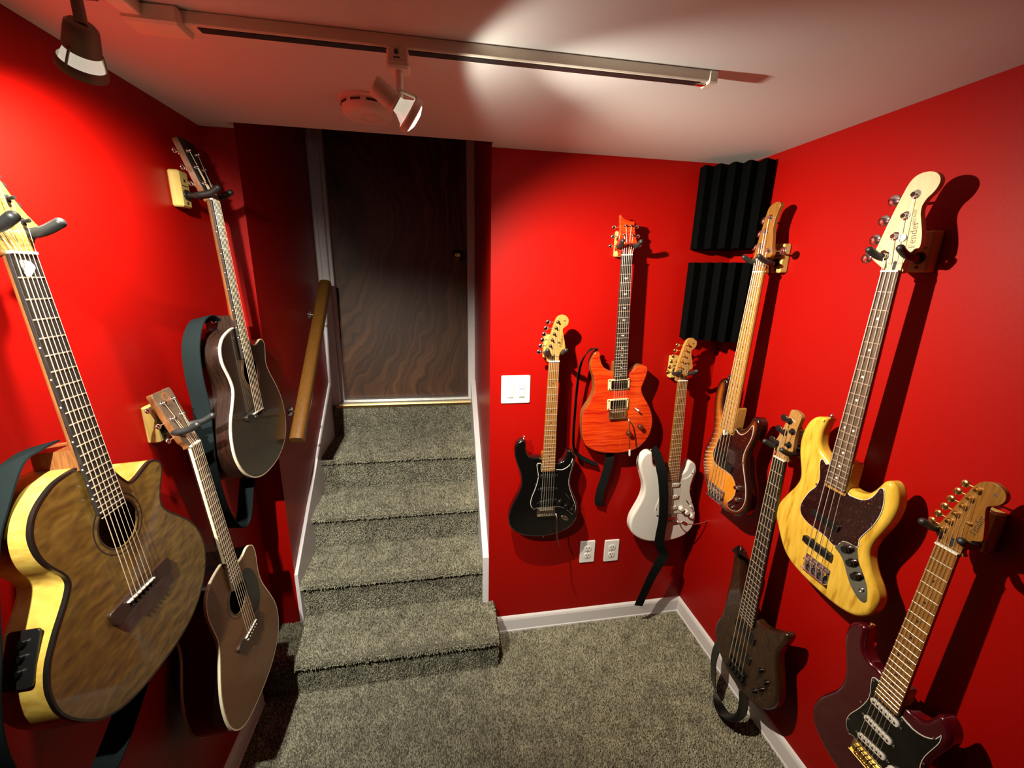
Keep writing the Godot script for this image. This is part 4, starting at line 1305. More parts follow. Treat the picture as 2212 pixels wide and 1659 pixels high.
func basses():
	var out := Vector3(-1, 0, 0)
	# natural ash bass
	var o = guitar("bass_guitar", "yellow ash four-string bass with a tortoiseshell pickguard and dark fingerboard", "bass guitar", Vector3(0.9852, 1.7159, 0.7374), Vector3(0.9792, 0.8671, 0.7332), out, 0.864, -0.942)
	gput(o, "body", slab_geo(smooth(points(J_BODY), 3), -0.060, -0.016, 0.013, 0.013), m.ash_yellow)
	var yend := -0.598
	var b = neck(o, 0.042, 0.062, yend, 20, m.rosewood, m.maple, -0.56, 0.022)
	dots(b, [3, 5, 7, 9, 12, 15, 17, 19], 0.042, 0.062, yend, 0.0034, m.pearl, 0.0125)
	var posts := "-26,40 -15,86 -3,132 8,178"
	var h = bass_head(o, "21,-2 19,16 20,30 26,43 33,49 45,56 45,73 41,93 33,118 28,134 27,150 33,165 42,175 49,187 51,200 46,212 35,221 20,225 5,224 -8,217 -17,203 -25,179 -34,148 -43,114 -52,76 -60,42 -60,34 -48,24 -34,14 -24,6 -21,-2", posts, [-1, -1, -1, -1], m.pale_maple, m.chrome, m.chrome, Vector3(0.016, 0.014, 0.004))
	put(h, "string_retainer", lathe_geo([Vector2(0.009, 0), Vector2(0.009, 0.004), Vector2(0.007, 0.005), Vector2(0.004, 0.005), Vector2(0.0035, 0.006), Vector2(0, 0.006)], up_z(Vector3(0.004, 0.081, -0.0125)), 20), m.white_trim, "round white string retainer")
	put(h, "truss_rod_hole", slab_geo(rect(0.008, 0.022, 0.0039, Vector2(0, 0.016)), -0.0127, -0.0122), m.dark_slot)
	put(h, "logo", words("Fender", 0.018, Vector3(0.039, 0.056, -0.0124), PI / 2 + 0.10), m.nickel)
	put(h, "lettering", words("JAZZ BASS", 0.0075, Vector3(0.024, 0.108, -0.0124), PI / 2 + 0.12), m.dark_slot)
	var pp := []
	for p in points(posts): pp.append(p)
	strings(o, 4, 0.034, 0.058, 0.0012, 0.0007, pp, -0.006, m.string_steel, 0.030)
	var g = pickguard(o, smooth(points(J_GUARD), 3), -0.0163, m.tortoiseshell, m.pearl)
	screws(g, points("-60,-545 -62,-622 -90,-712 -40,-752 25,-757 50,-745 112,-645 119,-590 112,-548 72,-601 95,-580"), -0.0134, m.chrome)
	var cp = gput(o, "control_plate", slab_geo(smooth(points("36,-770 47,-752 57,-738 75,-733 93,-730 98,-745 108,-768 121,-784 133,-801 144,-822 150,-848 147,-861 138,-866 124,-862 102,-844 84,-818 70,-795 54,-780"), 3), -0.0163, -0.0135, 0.0005), m.chrome, "chrome control plate")
	for q in points("72,-752 93,-780 113,-808"):
		put(cp, "knob", lathe_geo([Vector2(0.0125, 0), Vector2(0.0125, 0.003), Vector2(0.0105, 0.005), Vector2(0.010, 0.013), Vector2(0.009, 0.0145), Vector2(0, 0.0145)], up_z(Vector3(q.x, q.y, -0.0137)), 20), m.black_gloss, "black knob")
	put(cp, "jack", lathe_geo([Vector2(0.0062, 0), Vector2(0.0062, 0.003), Vector2(0.0042, 0.003), Vector2(0.0042, 0.001), Vector2(0, 0.001)], up_z(Vector3(0.132, -0.836, -0.0137)), 16), m.chrome)
	screws(cp, points("138,-857 58,-744"), -0.0135, m.chrome)
	block_pickup(o, Vector2(-0.008, -0.711), 0.090, 0.020, -0.03, -0.0165, 8)
	var bp = block_pickup(o, Vector2(-0.010, -0.806), 0.096, 0.021, -0.02, -0.0165, 8, -0.005)
	for x in [-0.020, 0.024]:
		for s in [-1, 1]:
			put(bp, "screw", lathe_geo([Vector2(0.0035, 0), Vector2(0.003, 0.0016), Vector2(0, 0.002)], up_z(Vector3(x - 0.01, -0.806 + s * 0.014, -0.014)), 10), m.chrome)
	bass_bridge(o, -0.0163, 4, 0.058, 0.084, m.chrome)
	strap_pin(o, Vector3(-0.088, -0.420, -0.036), Vector3(0.35, 1, 0), m.nickel)
	gput(o, "neck_heel", slab_geo(rect(0.062, 0.10, 0.004, Vector2(0, -0.560)), -0.045, -0.0094), m.maple)
	hanger("wood-block guitar hanger carrying the yellow ash bass", 0.041, 0.100, out)
	# sunburst five-string
	o = guitar("bass_guitar", "sunburst five-string bass with a light maple neck and tortoiseshell pickguard", "bass guitar", Vector3(0.9932, 1.7176, 0.2882), Vector3(0.9652, 0.8692, 0.2835), out, 0.864, -0.925)
	var bo := smooth(points("-80,-410 -96,-414 -111,-430 -120,-458 -122,-490 -118,-528 -107,-575 -98,-611 -97,-650 -109,-693 -122,-728 -124,-762 -117,-797 -102,-831 -82,-866 -52,-894 -12,-911 31,-920 68,-923 104,-917 136,-901 160,-874 172,-840 170,-804 159,-768 142,-733 128,-695 123,-660 128,-624 137,-590 143,-555 140,-525 128,-509 113,-505 100,-514 92,-535 82,-555 66,-570 44,-577 20,-572 -10,-558 -36,-538 -52,-515 -58,-485 -58,-450 -62,-425 -70,-413"), 3)
	var area := Rect2(-0.14, -0.94, 0.33, 0.55)
	m.sunburst = paint("sunburst", burst_picture(bo, area), area, 0.14, 1.0)
	gput(o, "body", slab_geo(bo, -0.060, -0.016, 0.012, 0.012), m.sunburst)
	yend = -0.602
	b = neck(o, 0.047, 0.070, yend, 20, m.maple, m.maple, -0.565, 0.022)
	dots(b, [3, 5, 7, 9, 12, 15, 17, 19], 0.047, 0.070, yend, 0.003, m.ebony, 0.014)
	posts = "-29,45 -21,92 -11,139 -2,184 19,75"
	h = bass_head(o, "23,-2 20,14 20,30 25,46 33,54 38,60 36,72 31,88 26,112 21,136 18,155 20,178 27,204 33,218 30,226 22,231 12,233 0,230 -14,223 -23,209 -30,172 -36,134 -42,97 -47,62 -48,44 -44,30 -36,16 -26,6 -23,-2", posts, [-1, -1, -1, -1, 1], m.roasted_maple, m.chrome, m.chrome, Vector3(0.016, 0.014, 0.004))
	pp = []
	for p in points(posts): pp.append(p)
	strings(o, 5, 0.040, 0.072, 0.0014, 0.0007, pp, -0.006, m.string_bronze, 0.030)
	put(h, "string_bar", box_geo(Vector3(-0.020, 0.022, -0.0125), Vector3(0.018, 0.027, -0.008), 0.001), m.chrome)
	g = pickguard(o, smooth(points("36,-584 50,-590 68,-592 86,-580 100,-562 108,-545 114,-538 120,-548 122,-575 117,-602 108,-628 102,-655 103,-682 113,-709 127,-738 141,-768 151,-799 154,-827 146,-858 128,-882 102,-894 80,-893 70,-880 80,-864 92,-846 99,-822 96,-800 84,-780 66,-767 40,-764 10,-764 -24,-764 -48,-754 -59,-735 -61,-712 -50,-676 -38,-640 -34,-606 -36,-590"), 3), -0.0163, m.tortoiseshell, m.pearl)
	screws(g, points("-50,-740 -44,-660 112,-552 110,-640 104,-690 146,-800 118,-884 84,-880 92,-800 30,-758"), -0.0134, m.chrome)
	block_pickup(o, Vector2(-0.016, -0.712), 0.064, 0.028, -0.02, -0.0165, 5)
	block_pickup(o, Vector2(0.032, -0.740), 0.064, 0.028, -0.02, -0.0165, 5)
	put(g, "thumb_rest", slab_geo(rect(0.008, 0.022, 0.0035, Vector2(-0.004, -0.612), 0.25), -0.0135, 0.004, 0.002), m.white_plastic, "white thumb rest")
	for q in points("112,-790 121,-836"):
		knob(o, q, -0.0136, 0.0095, 0.018, m.chrome)
	gput(o, "jack", lathe_geo([Vector2(0.0062, 0), Vector2(0.0062, 0.003), Vector2(0.0042, 0.003), Vector2(0.0042, 0.001), Vector2(0, 0.001)], up_z(Vector3(0.104, -0.876, -0.0136)), 16), m.chrome)
	bass_bridge(o, -0.0163, 5, 0.072, 0.096, m.chrome, 0.056)
	strap_pin(o, Vector3(-0.082, -0.411, -0.036), Vector3(0.2, 1, 0), m.black_metal)
	gput(o, "neck_heel", slab_geo(rect(0.070, 0.11, 0.004, Vector2(0, -0.555)), -0.045, -0.0094), m.maple)
	hanger("wood-block guitar hanger carrying the sunburst bass", 0.040, 0.095, out)
	# small-headed walnut bass
	o = guitar("bass_guitar", "dark walnut five-string bass with a long horn and a burl headstock, hung low", "bass guitar", Vector3(0.9852, 1.1214, 0.5341), Vector3(0.9812, 0.2560, 0.5341), out, 0.864, -0.955)
	bo = smooth(points("-124,-436 -113,-428 -99,-430 -90,-448 -80,-480 -70,-520 -58,-556 -40,-588 -10,-606 30,-614 52,-615 74,-608 98,-594 131,-566 150,-553 161,-561 156,-590 146,-618 140,-650 146,-690 160,-735 173,-785 175,-825 163,-864 136,-902 98,-930 50,-946 0,-950 -52,-940 -96,-918 -130,-886 -148,-848 -149,-812 -138,-772 -126,-735 -123,-690 -122,-640 -120,-590 -119,-550 -121,-505 -125,-465"), 3)
	gput(o, "body", slab_geo(bo, -0.052, -0.012, 0.012, 0.012), m.walnut)
	yend = -0.654
	b = neck(o, 0.047, 0.072, yend, 24, m.ebony, m.walnut, -0.62, 0.022)
	posts = "-29,44 -9,90 2,133 20,104 16,57"
	h = bass_head(o, "24,-2 24,14 26,24 33,34 34,56 32,80 33,113 37,137 40,158 34,166 24,171 12,173 0,171 -4,163 -6,149 -12,126 -22,92 -32,65 -41,44 -43,34 -38,20 -26,8 -24,-2", posts, [-1, -1, -1, 1, 1], m.burl, m.black_metal, m.black_metal, Vector3(0.015, 0.012, 0.004))
	put(h, "inlay_bar", slab_geo(rect(0.022, 0.002, 0.0009, Vector2(0.012, 0.140), -0.3), -0.0126, -0.0121), m.pearl)
	pp = []
	for p in points(posts): pp.append(p)
	strings(o, 5, 0.040, 0.070, 0.0014, 0.0008, pp, -0.006, m.string_bronze, 0.020)
	block_pickup(o, Vector2(0.0, -0.700), 0.100, 0.032, 0.0, -0.0125, 5)
	block_pickup(o, Vector2(0.0, -0.790), 0.100, 0.032, 0.0, -0.0125, 5)
	for q in points("98,-770 128,-790 116,-835 92,-872"):
		knob(o, q, -0.0122, 0.0095, 0.016, m.black_gloss)
	bass_bridge(o, -0.0125, 5, 0.070, 0.096, m.black_metal, 0.056)
	strap_pin(o, Vector3(-0.110, -0.430, -0.030), Vector3(0, 1, 0), m.chrome)
	hanger("dark guitar hanger behind the burl headstock of the walnut bass", 0.038, 0.100, out)
	var st = strap("glossy black leather strap looping from the walnut bass down to the floor", [Vector3(-0.112, -0.418, -0.006), Vector3(-0.104, -0.424, -0.012), Vector3(-0.086, -0.44, -0.04), Vector3(-0.076, -0.5, -0.064), Vector3(-0.085, -0.62, -0.07), Vector3(-0.105, -0.76, -0.068), Vector3(-0.135, -0.87, -0.05), Vector3(-0.125, -0.96, -0.015), Vector3(-0.07, -1.04, 0.01), Vector3(-0.005, -1.08, 0.02), Vector3(0.045, -1.055, 0.01), Vector3(0.06, -1, -0.01), Vector3(0.03, -0.958, -0.03)], [Vector3(0, 0.3, 1), Vector3(0, 0.3, 1), Vector3(1, 0, 0.5), Vector3(1, 0, 0), Vector3(1, 0, 0), Vector3(1, 0, 0), Vector3(1, 0, 0.4), Vector3(1, 0, 0.4), Vector3(1, 0, 0.4), Vector3(0.4, 0.3, 1), Vector3(0.6, 0.3, 0.7), Vector3(1, 0.2, 0.3), Vector3(1, 0.2, 0.2)], 0.055, 0.003, m.leather_black)
	# burgundy guitar at the lower corner
	o = guitar("electric_guitar", "burgundy electric guitar with a long maple neck, gold tuners and three white pickups", "electric guitar", Vector3(0.9882, 1.1226, 1.0006), Vector3(0.9692, 0.4869, 0.9896), out, 0.648, -0.787)
	yend = -0.466
	b = neck(o, 0.043, 0.057, yend, 21, m.roasted_maple, m.roasted_maple, -0.41)
	dots(b, [3, 5, 7, 9, 12, 15, 17, 19, 21], 0.043, 0.057, yend, 0.003, m.ebony)
	var ps = six_in_line(o, m.roasted_maple, m.gold_plate, 0.004)
	strings(o, 6, 0.036, 0.052, 0.0006, 0.0003, ps, -0.0045, m.string_bronze)
	strat(o, STRAT_BODY, m.burgundy_gloss, m.black_gloss, m.pearl, m.ivory_plastic, m.black_metal, m.gold_plate, m.ivory_plastic, [Vector3(0.043, -0.668, -0.004), Vector3(0.044, -0.690, 0.010), Vector3(0.050, -0.745, 0.020), Vector3(0.060, -0.800, 0.026)], null)
	hanger("wood-block guitar hanger carrying the burgundy guitar", 0.037, 0.096, out)

# ------------------------------------------------------------------ acoustic guitars
func acoustic(o, outline: String, deep: float, hole: Vector2, hr: float, top_mat, side_mat, bind_mat, rose_mat, back_bind := false):
	var bo := smooth(points(outline), 4)
	var area := 0.0
	for i in bo.size(): area += bo[i].cross(bo[(i + 1) % bo.size()])
	if area < 0.0: bo.reverse()
	var zt := -0.013
	gput(o, "sides", slab_geo(bo, zt - deep + 0.003, zt - 0.001, 0, 0, 0), side_mat)
	gput(o, "back", slab_geo(bo, zt - deep, zt - deep + 0.004, 0, 0.003), side_mat)
	# the top is cut in two halves round the sound hole, so that the hole is a real one
	var circle := PackedVector2Array()
	for i in 40: circle.append(hole + Vector2(cos(TAU * i / 40.0), sin(TAU * i / 40.0)) * hr)
	var top := Geo.new()
	for s in [-1.0, 1.0]:
		var half := PackedVector2Array([Vector2(hole.x, 1), Vector2(hole.x, -2), Vector2(hole.x + s, -2), Vector2(hole.x + s, 1)])
		for part in Geometry2D.intersect_polygons(bo, half):
			for piece in Geometry2D.clip_polygons(part, circle):
				top.cap(piece, zt, Vector3(0, 0, 1))
				top.cap(piece, zt - 0.003, Vector3(0, 0, -1))
	top.add(rim(circle, zt - 0.003, zt))
	gput(o, "top", top, top_mat)
	var en := Geo.edge_normals(bo)
	var bd := Geo.new()
	for zz in ([zt, zt - deep + 0.004] if back_bind else [zt]):
		for i in bo.size():
			var j := (i + 1) % bo.size()
			var a := bo[i] + en[i] * 0.0006
			var b := bo[j] + en[j] * 0.0006
			var c := bo[j] - en[j] * 0.0032
			var d := bo[i] - en[i] * 0.0032
			var ni := Vector3(en[i].x, en[i].y, 0).normalized()
			var nj := Vector3(en[j].x, en[j].y, 0).normalized()
			var z1: float = zz + 0.0005
			var z0: float = zz - 0.0065
			bd.tri(Vector3(a.x, a.y, z1), Vector3(b.x, b.y, z1), Vector3(b.x, b.y, z0), ni, nj, nj)
			bd.tri(Vector3(a.x, a.y, z1), Vector3(b.x, b.y, z0), Vector3(a.x, a.y, z0), ni, nj, ni)
			var f := Vector3(0, 0, 1)
			bd.tri(Vector3(a.x, a.y, z1), Vector3(b.x, b.y, z1), Vector3(c.x, c.y, z1), f, f, f)
			bd.tri(Vector3(a.x, a.y, z1), Vector3(c.x, c.y, z1), Vector3(d.x, d.y, z1), f, f, f)
	gput(o, "binding", bd, bind_mat)
	for r in [[hr + 0.001, hr + 0.004], [hr + 0.011, hr + 0.0135]]:
		gput(o, "rosette_ring", lathe_geo([Vector2(r[0], 0), Vector2(r[0], 0.0003), Vector2(r[1], 0.0003), Vector2(r[1], 0)], up_z(Vector3(hole.x, hole.y, zt)), 40), rose_mat)

func rim(o: PackedVector2Array, zb: float, zt: float) -> Geo:   # the inside wall of a hole
	var g := Geo.new()
	g.slab(o, zb, zt, 0, 0, 0)
	for i in g.n.size(): g.n[i] = -g.n[i]
	for i in range(0, g.v.size(), 3):
		var a := g.v[i + 1]
		g.v[i + 1] = g.v[i + 2]
		g.v[i + 2] = a
	return g

func pin_bridge(o, outline: String, turn: float, mt, pin_mat, spread: float):
	var at := Vector2(0, -scale_len)
	var q := PackedVector2Array()
	for p in smooth(points(outline), 2): q.append(at + p.rotated(turn))
	var b = gput(o, "bridge", slab_geo(q, -0.0135, -0.0055, 0.002), mt)
	put(b, "saddle", slab_geo(rect(0.074, 0.003, 0.0014, at + Vector2(0, -0.001), turn - 0.04), -0.0065, -0.0006, 0.0008), m.bone)
	for i in 6:
		var x := lerpf(-spread, spread, i / 5.0) / 2.0
		var p := at + Vector2(x, -0.013).rotated(turn)
		put(b, "bridge_pin", lathe_geo([Vector2(0.0022, 0), Vector2(0.0036, 0.002), Vector2(0.0030, 0.005), Vector2(0, 0.006)], up_z(Vector3(p.x, p.y, -0.0065)), 12), pin_mat)

func three_a_side(o, outline: String, posts: String, tilt_deg: float, head_mat, face_mat, peg_mat, btn_mat):
	var x := Transform3D(Basis(Vector3(1, 0, 0), deg_to_rad(-tilt_deg)), Vector3(0, 0.003, -0.007)) * Transform3D(Basis(), Vector3(0, -0.003, 0.0))
	var hd := smooth(points(outline), 3)
	var h = gput(o, "headstock", slab_geo(hd, -0.0165, -0.0015, 0.001, 0.001).turned(x), head_mat)
	put(h, "face_veneer", slab_geo(hd, -0.0016, 0.0, 0.0006).turned(x), face_mat)
	var out := []
	var pts := points(posts)
	for i in 6:
		var sd := -1 if i < 3 else 1
		tuner(o, pts[i], sd, edge_x(hd, pts[i].y - 0.003, sd), 0.0, 0.0034, peg_mat, Vector3(0.009, 0.0075, 0.004), btn_mat, x, 0.009)
		out.append(pts[i])
	return [h, x, out]

func acoustic_strings(o, head: Array, w_nut: float, w_bridge: float, mt):
	for i in 6:
		var f := i / 5.0
		var x: Transform3D = head[1]
		var p: Vector2 = head[2][i]
		var a := Vector3(lerpf(-w_bridge, w_bridge, f) / 2, -scale_len, 0.0)
		var g := Geo.new()
		g.tube([a + Vector3(0, -0.012, -0.007), a, Vector3(lerpf(-w_nut, w_nut, f) / 2, 0.003, 0.0004), x * Vector3(p.x, p.y, 0.005)], lerpf(0.0008, 0.0004, f), 5)
		gput(o, "string", g, mt)

func acoustics():
	var out := Vector3(1, 0, 0)
	var head := "21,-2 22,8 27,18 31,26 36,70 39,130 40,158 30,162 0,165 -30,162 -40,158 -39,130 -36,70 -31,26 -27,18 -22,8 -21,-2"
	var posts3 := "-17,45 -19,87 -21,129 21,129 19,87 17,45"
	# quilted maple one, nearest
	var o = guitar("acoustic_guitar", "large quilted maple acoustic guitar with bright yellow sides and black binding, nearest to the camera", "acoustic guitar", Vector3(-0.7481, 1.7050, 0.8128), Vector3(-0.7001, 1.0655, 0.8143), out, 0.648, -0.84)
	acoustic(o, "-10,-362 -36,-362 -58,-364 -77,-368 -94,-376 -110,-386 -123,-398 -132,-412 -138,-427 -140,-443 -139,-461 -134,-480 -126,-497 -118,-511 -113,-524 -113,-537 -123,-553 -139,-571 -156,-589 -171,-607 -184,-625 -193,-644 -199,-665 -200,-688 -198,-709 -190,-733 -178,-755 -164,-776 -148,-794 -128,-809 -102,-822 -70,-831 -36,-836 0,-838 40,-838 77,-834 114,-825 146,-810 173,-790 198,-764 214,-736 222,-705 221,-674 211,-641 191,-608 164,-578 142,-555 131,-538 129,-522 136,-502 149,-479 160,-459 162,-443 151,-431 138,-426 125,-427 106,-433 89,-439 75,-442 63,-438 50,-420 34,-392 16,-366", 0.078, Vector2(0.013, -0.502), 0.046, m.quilt_maple, m.side_maple, m.black_binding, m.ebony)
	var yend := -0.462
	var b = neck(o, 0.045, 0.060, yend, 22, m.ebony, m.mahogany, -0.37, 0.022, 0.012)
	var hd = three_a_side(o, "22,-2 26,8 36,22 48,34 57,43 55,52 46,66 38,84 32,104 26,122 14,138 0,144 -14,138 -26,122 -32,104 -38,84 -46,66 -55,52 -57,43 -48,34 -36,22 -26,8 -22,-2", "-32,54 -25,88 -17,118 17,118 25,88 32,54", 8.0, m.mahogany, m.quilt_head, m.black_metal, m.black_metal)
	acoustic_strings(o, hd, 0.037, 0.056, m.string_bronze)
	pin_bridge(o, "-72,9 -40,10 0,11 40,10 86,10 92,2 92,-18 84,-26 52,-22 20,-20 -20,-20 -44,-24 -62,-26 -70,-20 -74,0", 0.0, m.bridge_wood, m.black_plastic, 0.054)
	gput(o, "neck_heel", slab_geo(smooth(points("-26,-330 26,-330 30,-368 -30,-368"), 1), -0.085, -0.0094, 0, 0.012), m.mahogany)
	var pre = gput(o, "preamp_panel", slab_geo(rect(0.046, 0.084, 0.006), 0, 0.004, 0.001).turned(Transform3D(Basis(Vector3(0, 0, -1), Vector3(0.50, 0.866, 0), Vector3(-0.866, 0.50, 0)), Vector3(-0.1775, -0.6145, -0.052))), m.black_plastic, "black preamp panel let into the side")
	for i in 3:
		put(pre, "knob", lathe_geo([Vector2(0.006, 0), Vector2(0.0055, 0.006), Vector2(0, 0.0065)], along(Vector3(-0.1700 - i * 0.0105, -0.5925 - i * 0.0182, -0.050), Vector3(-0.866, 0.5, 0)), 14), m.black_gloss)
	for p in [Vector2(-0.0245, 0), ]:
		for i in [5, 7, 9, 12, 15, 17, 19]:
			put(b, "side_dot", lathe_geo([Vector2(0.0016, 0), Vector2(0.0014, 0.0003), Vector2(0, 0.0003)], along(Vector3(-half_width((fret_y(i) + fret_y(i - 1)) / 2, 0.045, 0.060, yend), (fret_y(i) + fret_y(i - 1)) / 2, -0.006), Vector3.LEFT), 8), m.pearl)
	var pk = thing("guitar_pick", "white guitar pick tucked under the strings below the nut of the quilted guitar", "guitar pick")
	pk.transform = frame
	var pkg = put(pk, "pick", slab_geo(smooth(points("-13,-11 -6,-9 5,-12 10,-20 4,-28 -4,-35 -9,-34 -13,-24"), 4), -0.0018, -0.0008, 0.0003), m.pearl)
	put(pkg, "print", words("Martin", 0.005, Vector3(-0.0085, -0.029, -0.00082), 1.35), m.strap_black)
	hanger("guitar hanger holding the quilted maple guitar, its black fork open to the room", 0.040, 0.092, out, 0.0, 0.034)
	strap("dark woven guitar strap hanging in front of the yellow sides of the quilted guitar", [Vector3(-0.012, -0.318, -0.062), Vector3(-0.042, -0.32, -0.062), Vector3(-0.078, -0.332, -0.064), Vector3(-0.126, -0.385, -0.066), Vector3(-0.154, -0.428, -0.066), Vector3(-0.178, -0.49, -0.066), Vector3(-0.206, -0.575, -0.066), Vector3(-0.236, -0.655, -0.066), Vector3(-0.25, -0.74, -0.064), Vector3(-0.235, -0.86, -0.06), Vector3(-0.15, -0.93, -0.056), Vector3(-0.01, -0.85, -0.056)], [Vector3(0, 0.2, 1), Vector3(0.1, 0.2, 1), Vector3(0, 0.3, 1), Vector3(0, 0, 1), Vector3(0, 0, 1), Vector3(0, 0, 1), Vector3(0, 0, 1), Vector3(0, 0, 1), Vector3(0, 0, 1), Vector3(0, 0, 1), Vector3(0, 0, 1), Vector3(0, 0, 1)], 0.050, 0.003, m.strap_weave)
	# dark one in the far corner
	o = guitar("acoustic_guitar", "dark brown acoustic guitar with cream binding, hung highest beside the stairwell", "acoustic guitar", Vector3(-0.7421, 1.8822, 0.1952), Vector3(-0.7061, 1.2358, 0.1963), out, 0.648, -0.87)
	acoustic(o, "10,-366 -10,-366 -38,-368 -74,-377 -101,-389 -119,-405 -128,-421 -132,-440 -131,-459 -124,-479 -114,-501 -107,-522 -105,-542 -110,-560 -121,-578 -136,-600 -150,-620 -162,-642 -171,-668 -176,-696 -177,-726 -171,-755 -158,-785 -136,-814 -106,-838 -74,-854 -34,-865 14,-869 65,-867 108,-858 152,-841 182,-822 206,-795 222,-753 225,-717 221,-675 206,-630 178,-582 157,-548 146,-512 156,-480 163,-459 162,-442 153,-431 140,-427 119,-432 98,-438 81,-438 66,-432 48,-410 30,-384", 0.092, Vector2(0.024, -0.518), 0.048, m.dark_mahogany, m.dark_mahogany, m.cream_binding, m.mahogany)
	yend = -0.470
	b = neck(o, 0.043, 0.056, yend, 20, m.ebony, m.mahogany, -0.37, 0.022, 0.012)
	var h2 = three_a_side(o, head, posts3, 14.0, m.mahogany, m.ebony, m.chrome, m.chrome)
	acoustic_strings(o, h2, 0.037, 0.054, m.string_bronze)
	for i in [3, 5, 7, 9, 12, 15, 17]:
		put(b, "side_dot", lathe_geo([Vector2(0.0016, 0), Vector2(0.0014, 0.0003), Vector2(0, 0.0003)], along(Vector3(-half_width((fret_y(i) + fret_y(i - 1)) / 2, 0.043, 0.056, yend), (fret_y(i) + fret_y(i - 1)) / 2, -0.006), Vector3.LEFT), 8), m.pearl)
	pin_bridge(o, "-72,6 -40,11 0,12 40,12 66,12 72,4 70,-18 40,-22 0,-22 -40,-20 -66,-16 -74,-4", 0.0, m.ebony, m.black_plastic, 0.054)
	gput(o, "neck_heel", slab_geo(smooth(points("-24,-330 24,-330 29,-370 -29,-370"), 1), -0.095, -0.0094, 0, 0.014), m.dark_mahogany)
	gput(o, "strap_pin", lathe_geo([Vector2(0.006, 0), Vector2(0.006, 0.012), Vector2(0, 0.013)], along(Vector3(-0.030, -0.345, -0.06), Vector3.LEFT), 12), m.nickel)
	hanger("wood-block guitar hanger carrying the dark brown acoustic guitar", 0.018, 0.096, out)
	strap("dark grey webbing strap hung behind the dark brown acoustic guitar", [Vector3(-0.028, -0.345, -0.070), Vector3(-0.065, -0.328, -0.070), Vector3(-0.115, -0.345, -0.070), Vector3(-0.155, -0.400, -0.072), Vector3(-0.170, -0.480, -0.074), Vector3(-0.172, -0.570, -0.074), Vector3(-0.182, -0.660, -0.078), Vector3(-0.190, -0.760, -0.084), Vector3(-0.170, -0.900, -0.090), Vector3(-0.120, -1.000, -0.094), Vector3(-0.060, -1.010, -0.094), Vector3(-0.010, -0.930, -0.090), Vector3(0.0, -0.874, -0.080)], [Vector3(0, 0.2, 1), Vector3(0, 0.2, 1), Vector3(-0.15, 0.2, 1), Vector3(-0.2, 0, 1), Vector3(-0.2, 0, 1), Vector3(-0.2, 0, 1), Vector3(-0.2, 0, 1), Vector3(-0.2, 0, 1), Vector3(-0.2, 0, 1), Vector3(-0.2, 0, 1), Vector3(-0.2, 0, 1), Vector3(-0.2, 0, 1), Vector3(-0.2, 0, 1)], 0.052, 0.003, m.strap_weave)
	# small natural one, low
	o = guitar("acoustic_guitar", "natural brown cutaway acoustic guitar with white-bound edges and a dark pickguard, hung lowest", "acoustic guitar", Vector3(-0.7481, 1.2385, 0.4812), Vector3(-0.6981, 0.6187, 0.4694), out, 0.648, -0.888)
	acoustic(o, "10,-372 -20,-374 -55,-376 -95,-385 -122,-402 -137,-427 -143,-460 -140,-503 -136,-539 -141,-574 -158,-616 -175,-654 -189,-694 -197,-739 -197,-785 -188,-819 -169,-849 -139,-871 -100,-881 -50,-885 10,-883 62,-875 112,-857 153,-827 179,-783 185,-728 168,-666 144,-601 136,-557 141,-515 149,-480 147,-446 132,-429 108,-423 78,-430 48,-430 30,-412", 0.100, Vector2(0.0, -0.522), 0.047, m.natural_top, m.black_gloss, m.cream_binding, m.ebony, true)
	yend = -0.478
	b = neck(o, 0.043, 0.056, yend, 20, m.rosewood, m.dark_mahogany, -0.37, 0.022, 0.012)
	put(b, "edge_binding", box_geo(Vector3(-0.0012, -0.375, -0.0098), Vector3(0.0012, -0.002, -0.0029)).turned(Transform3D(Basis(Vector3(0, 0, 1), -0.0137), Vector3(-0.0222, 0, 0))), m.cream_binding, "cream edge binding")
	var h3 = three_a_side(o, "21,-2 22,8 27,18 31,26 34,70 36,120 36,162 20,164 0,165 -20,164 -36,162 -36,120 -34,70 -31,26 -27,18 -22,8 -21,-2", "-18,44 -20,88 -21,134 21,134 20,88 18,44", 14.0, m.mahogany, m.rosewood, m.chrome, m.chrome)
	acoustic_strings(o, h3, 0.037, 0.054, m.string_bronze)
	var ring := Geo.new()
	ring.lathe([Vector2(0.008, 0.0), Vector2(0.008, 0.0004), Vector2(0.014, 0.0004), Vector2(0.014, 0.0)], (h3[1] as Transform3D) * up_z(Vector3(0.004, 0.146, 0.0)), 24)
	put(h3[0], "emblem", ring, m.mahogany, "faint round emblem")
	pin_bridge(o, "-74,6 -40,10 0,12 40,10 66,8 72,0 66,-14 40,-22 0,-24 -40,-22 -70,-16 -78,-4", 0.03, m.bridge_wood, m.ivory_plastic, 0.056)
	gput(o, "pickguard", slab_geo(smooth(points("46,-482 58,-474 76,-476 98,-496 112,-526 116,-560 110,-600 98,-625 78,-640 60,-645 52,-630 56,-600 53,-570 50,-550 54,-520 50,-498"), 3), -0.0131, -0.0118, 0.0004), m.black_plastic, "dark pickguard")
	gput(o, "neck_heel", slab_geo(smooth(points("-24,-330 24,-330 29,-376 -29,-376"), 1), -0.095, -0.0094, 0, 0.014), m.dark_mahogany)
	hanger("yellow wood-block guitar hanger carrying the natural brown acoustic guitar", 0.055, 0.094, out)

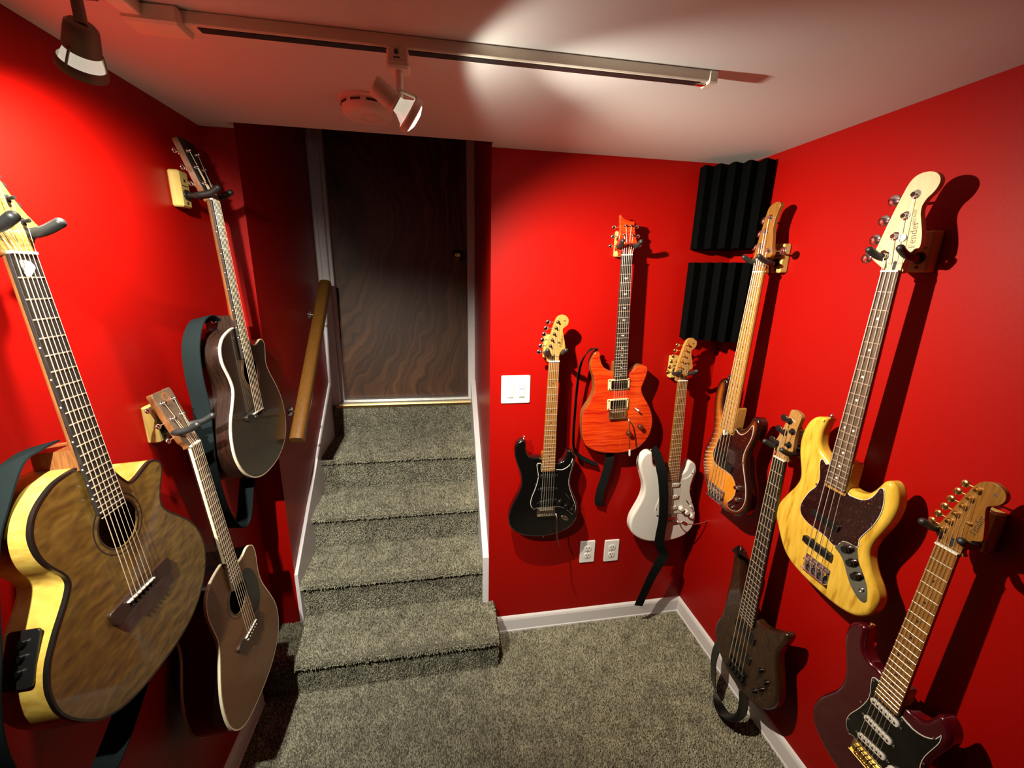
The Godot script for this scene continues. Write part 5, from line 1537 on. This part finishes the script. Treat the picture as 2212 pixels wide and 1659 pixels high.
# ------------------------------------------------------------------ carpet pile
func carpet():
	var f = get_node("floor")
	piles.append([f, Vector3(XL + 0.014, 0, 0.014), Vector3(XR - XL - 0.028, 0, 0), Vector3(0, 0, 1.15), Vector3.UP])
	var tuft := Geo.new()   # a leaning three-sided twist of yarn
	for i in 3:
		var a := TAU * i / 3.0
		var b := TAU * (i + 1) / 3.0
		var p := Vector3(cos(a) * 0.0032, -0.001, sin(a) * 0.0032)
		var q := Vector3(cos(b) * 0.0032, -0.001, sin(b) * 0.0032)
		var p2 := Vector3(cos(a) * 0.0026 + 0.001, 0.0055, sin(a) * 0.0026)
		var q2 := Vector3(cos(b) * 0.0026 + 0.001, 0.0055, sin(b) * 0.0026)
		var tp := Vector3(0.003, 0.0085, 0.0)
		var np := Vector3(cos(a), 0.5, sin(a)).normalized()
		var nq := Vector3(cos(b), 0.5, sin(b)).normalized()
		tuft.tri(p, q, q2, np, nq, nq)
		tuft.tri(p, q2, p2, np, nq, np)
		tuft.tri(p2, q2, tp, np, nq, Vector3.UP)
	var me := tuft.mesh()
	var rng := RandomNumberGenerator.new()
	rng.seed = 7
	var tone := noise(81, 1.6, 3)
	var blot := noise(82, 11.0, 2)
	for pl in piles:
		var owner_node: Node3D = pl[0]
		var o: Vector3 = pl[1]
		var e1: Vector3 = pl[2]
		var e2: Vector3 = pl[3]
		var nn: Vector3 = (pl[4] as Vector3).normalized()
		var n1 := maxi(1, int(e1.length() / 0.0049))
		var n2 := maxi(1, int(e2.length() / 0.0049))
		var mm := MultiMesh.new()
		mm.transform_format = MultiMesh.TRANSFORM_3D
		mm.use_colors = true
		mm.mesh = me
		mm.instance_count = n1 * n2
		var frm := along(Vector3.ZERO, nn).basis
		for i in n1:
			for j in n2:
				var at := o + e1 * ((i + rng.randf()) / n1) + e2 * ((j + rng.randf()) / n2)
				var lean := tone.get_noise_3d(at.x, at.y, at.z) * 1.2
				var bs := frm * Basis(Vector3.UP, rng.randf() * TAU) * Basis(Vector3(1, 0, 0), rng.randf_range(-0.5, 0.5)) * Basis(Vector3(0, 0, 1), rng.randf_range(-0.6, 0.6) + lean * 0.3)
				bs = bs.scaled_local(Vector3.ONE * rng.randf_range(0.8, 1.25))
				mm.set_instance_transform(i * n2 + j, Transform3D(bs, at))
				var k := 0.72 + 0.62 * rng.randf() + 0.35 * blot.get_noise_3d(at.x, at.y, at.z)
				if rng.randf() < 0.25: k *= 0.5
				mm.set_instance_color(i * n2 + j, Color(0.30 * k, 0.29 * k, 0.215 * k))
		var mi := MultiMeshInstance3D.new()
		mi.name = "carpet_pile"
		mi.multimesh = mm
		mi.material_override = m.carpet_tuft
		mi.set_meta("kind", "stuff")
		owner_node.add_child(mi, true)
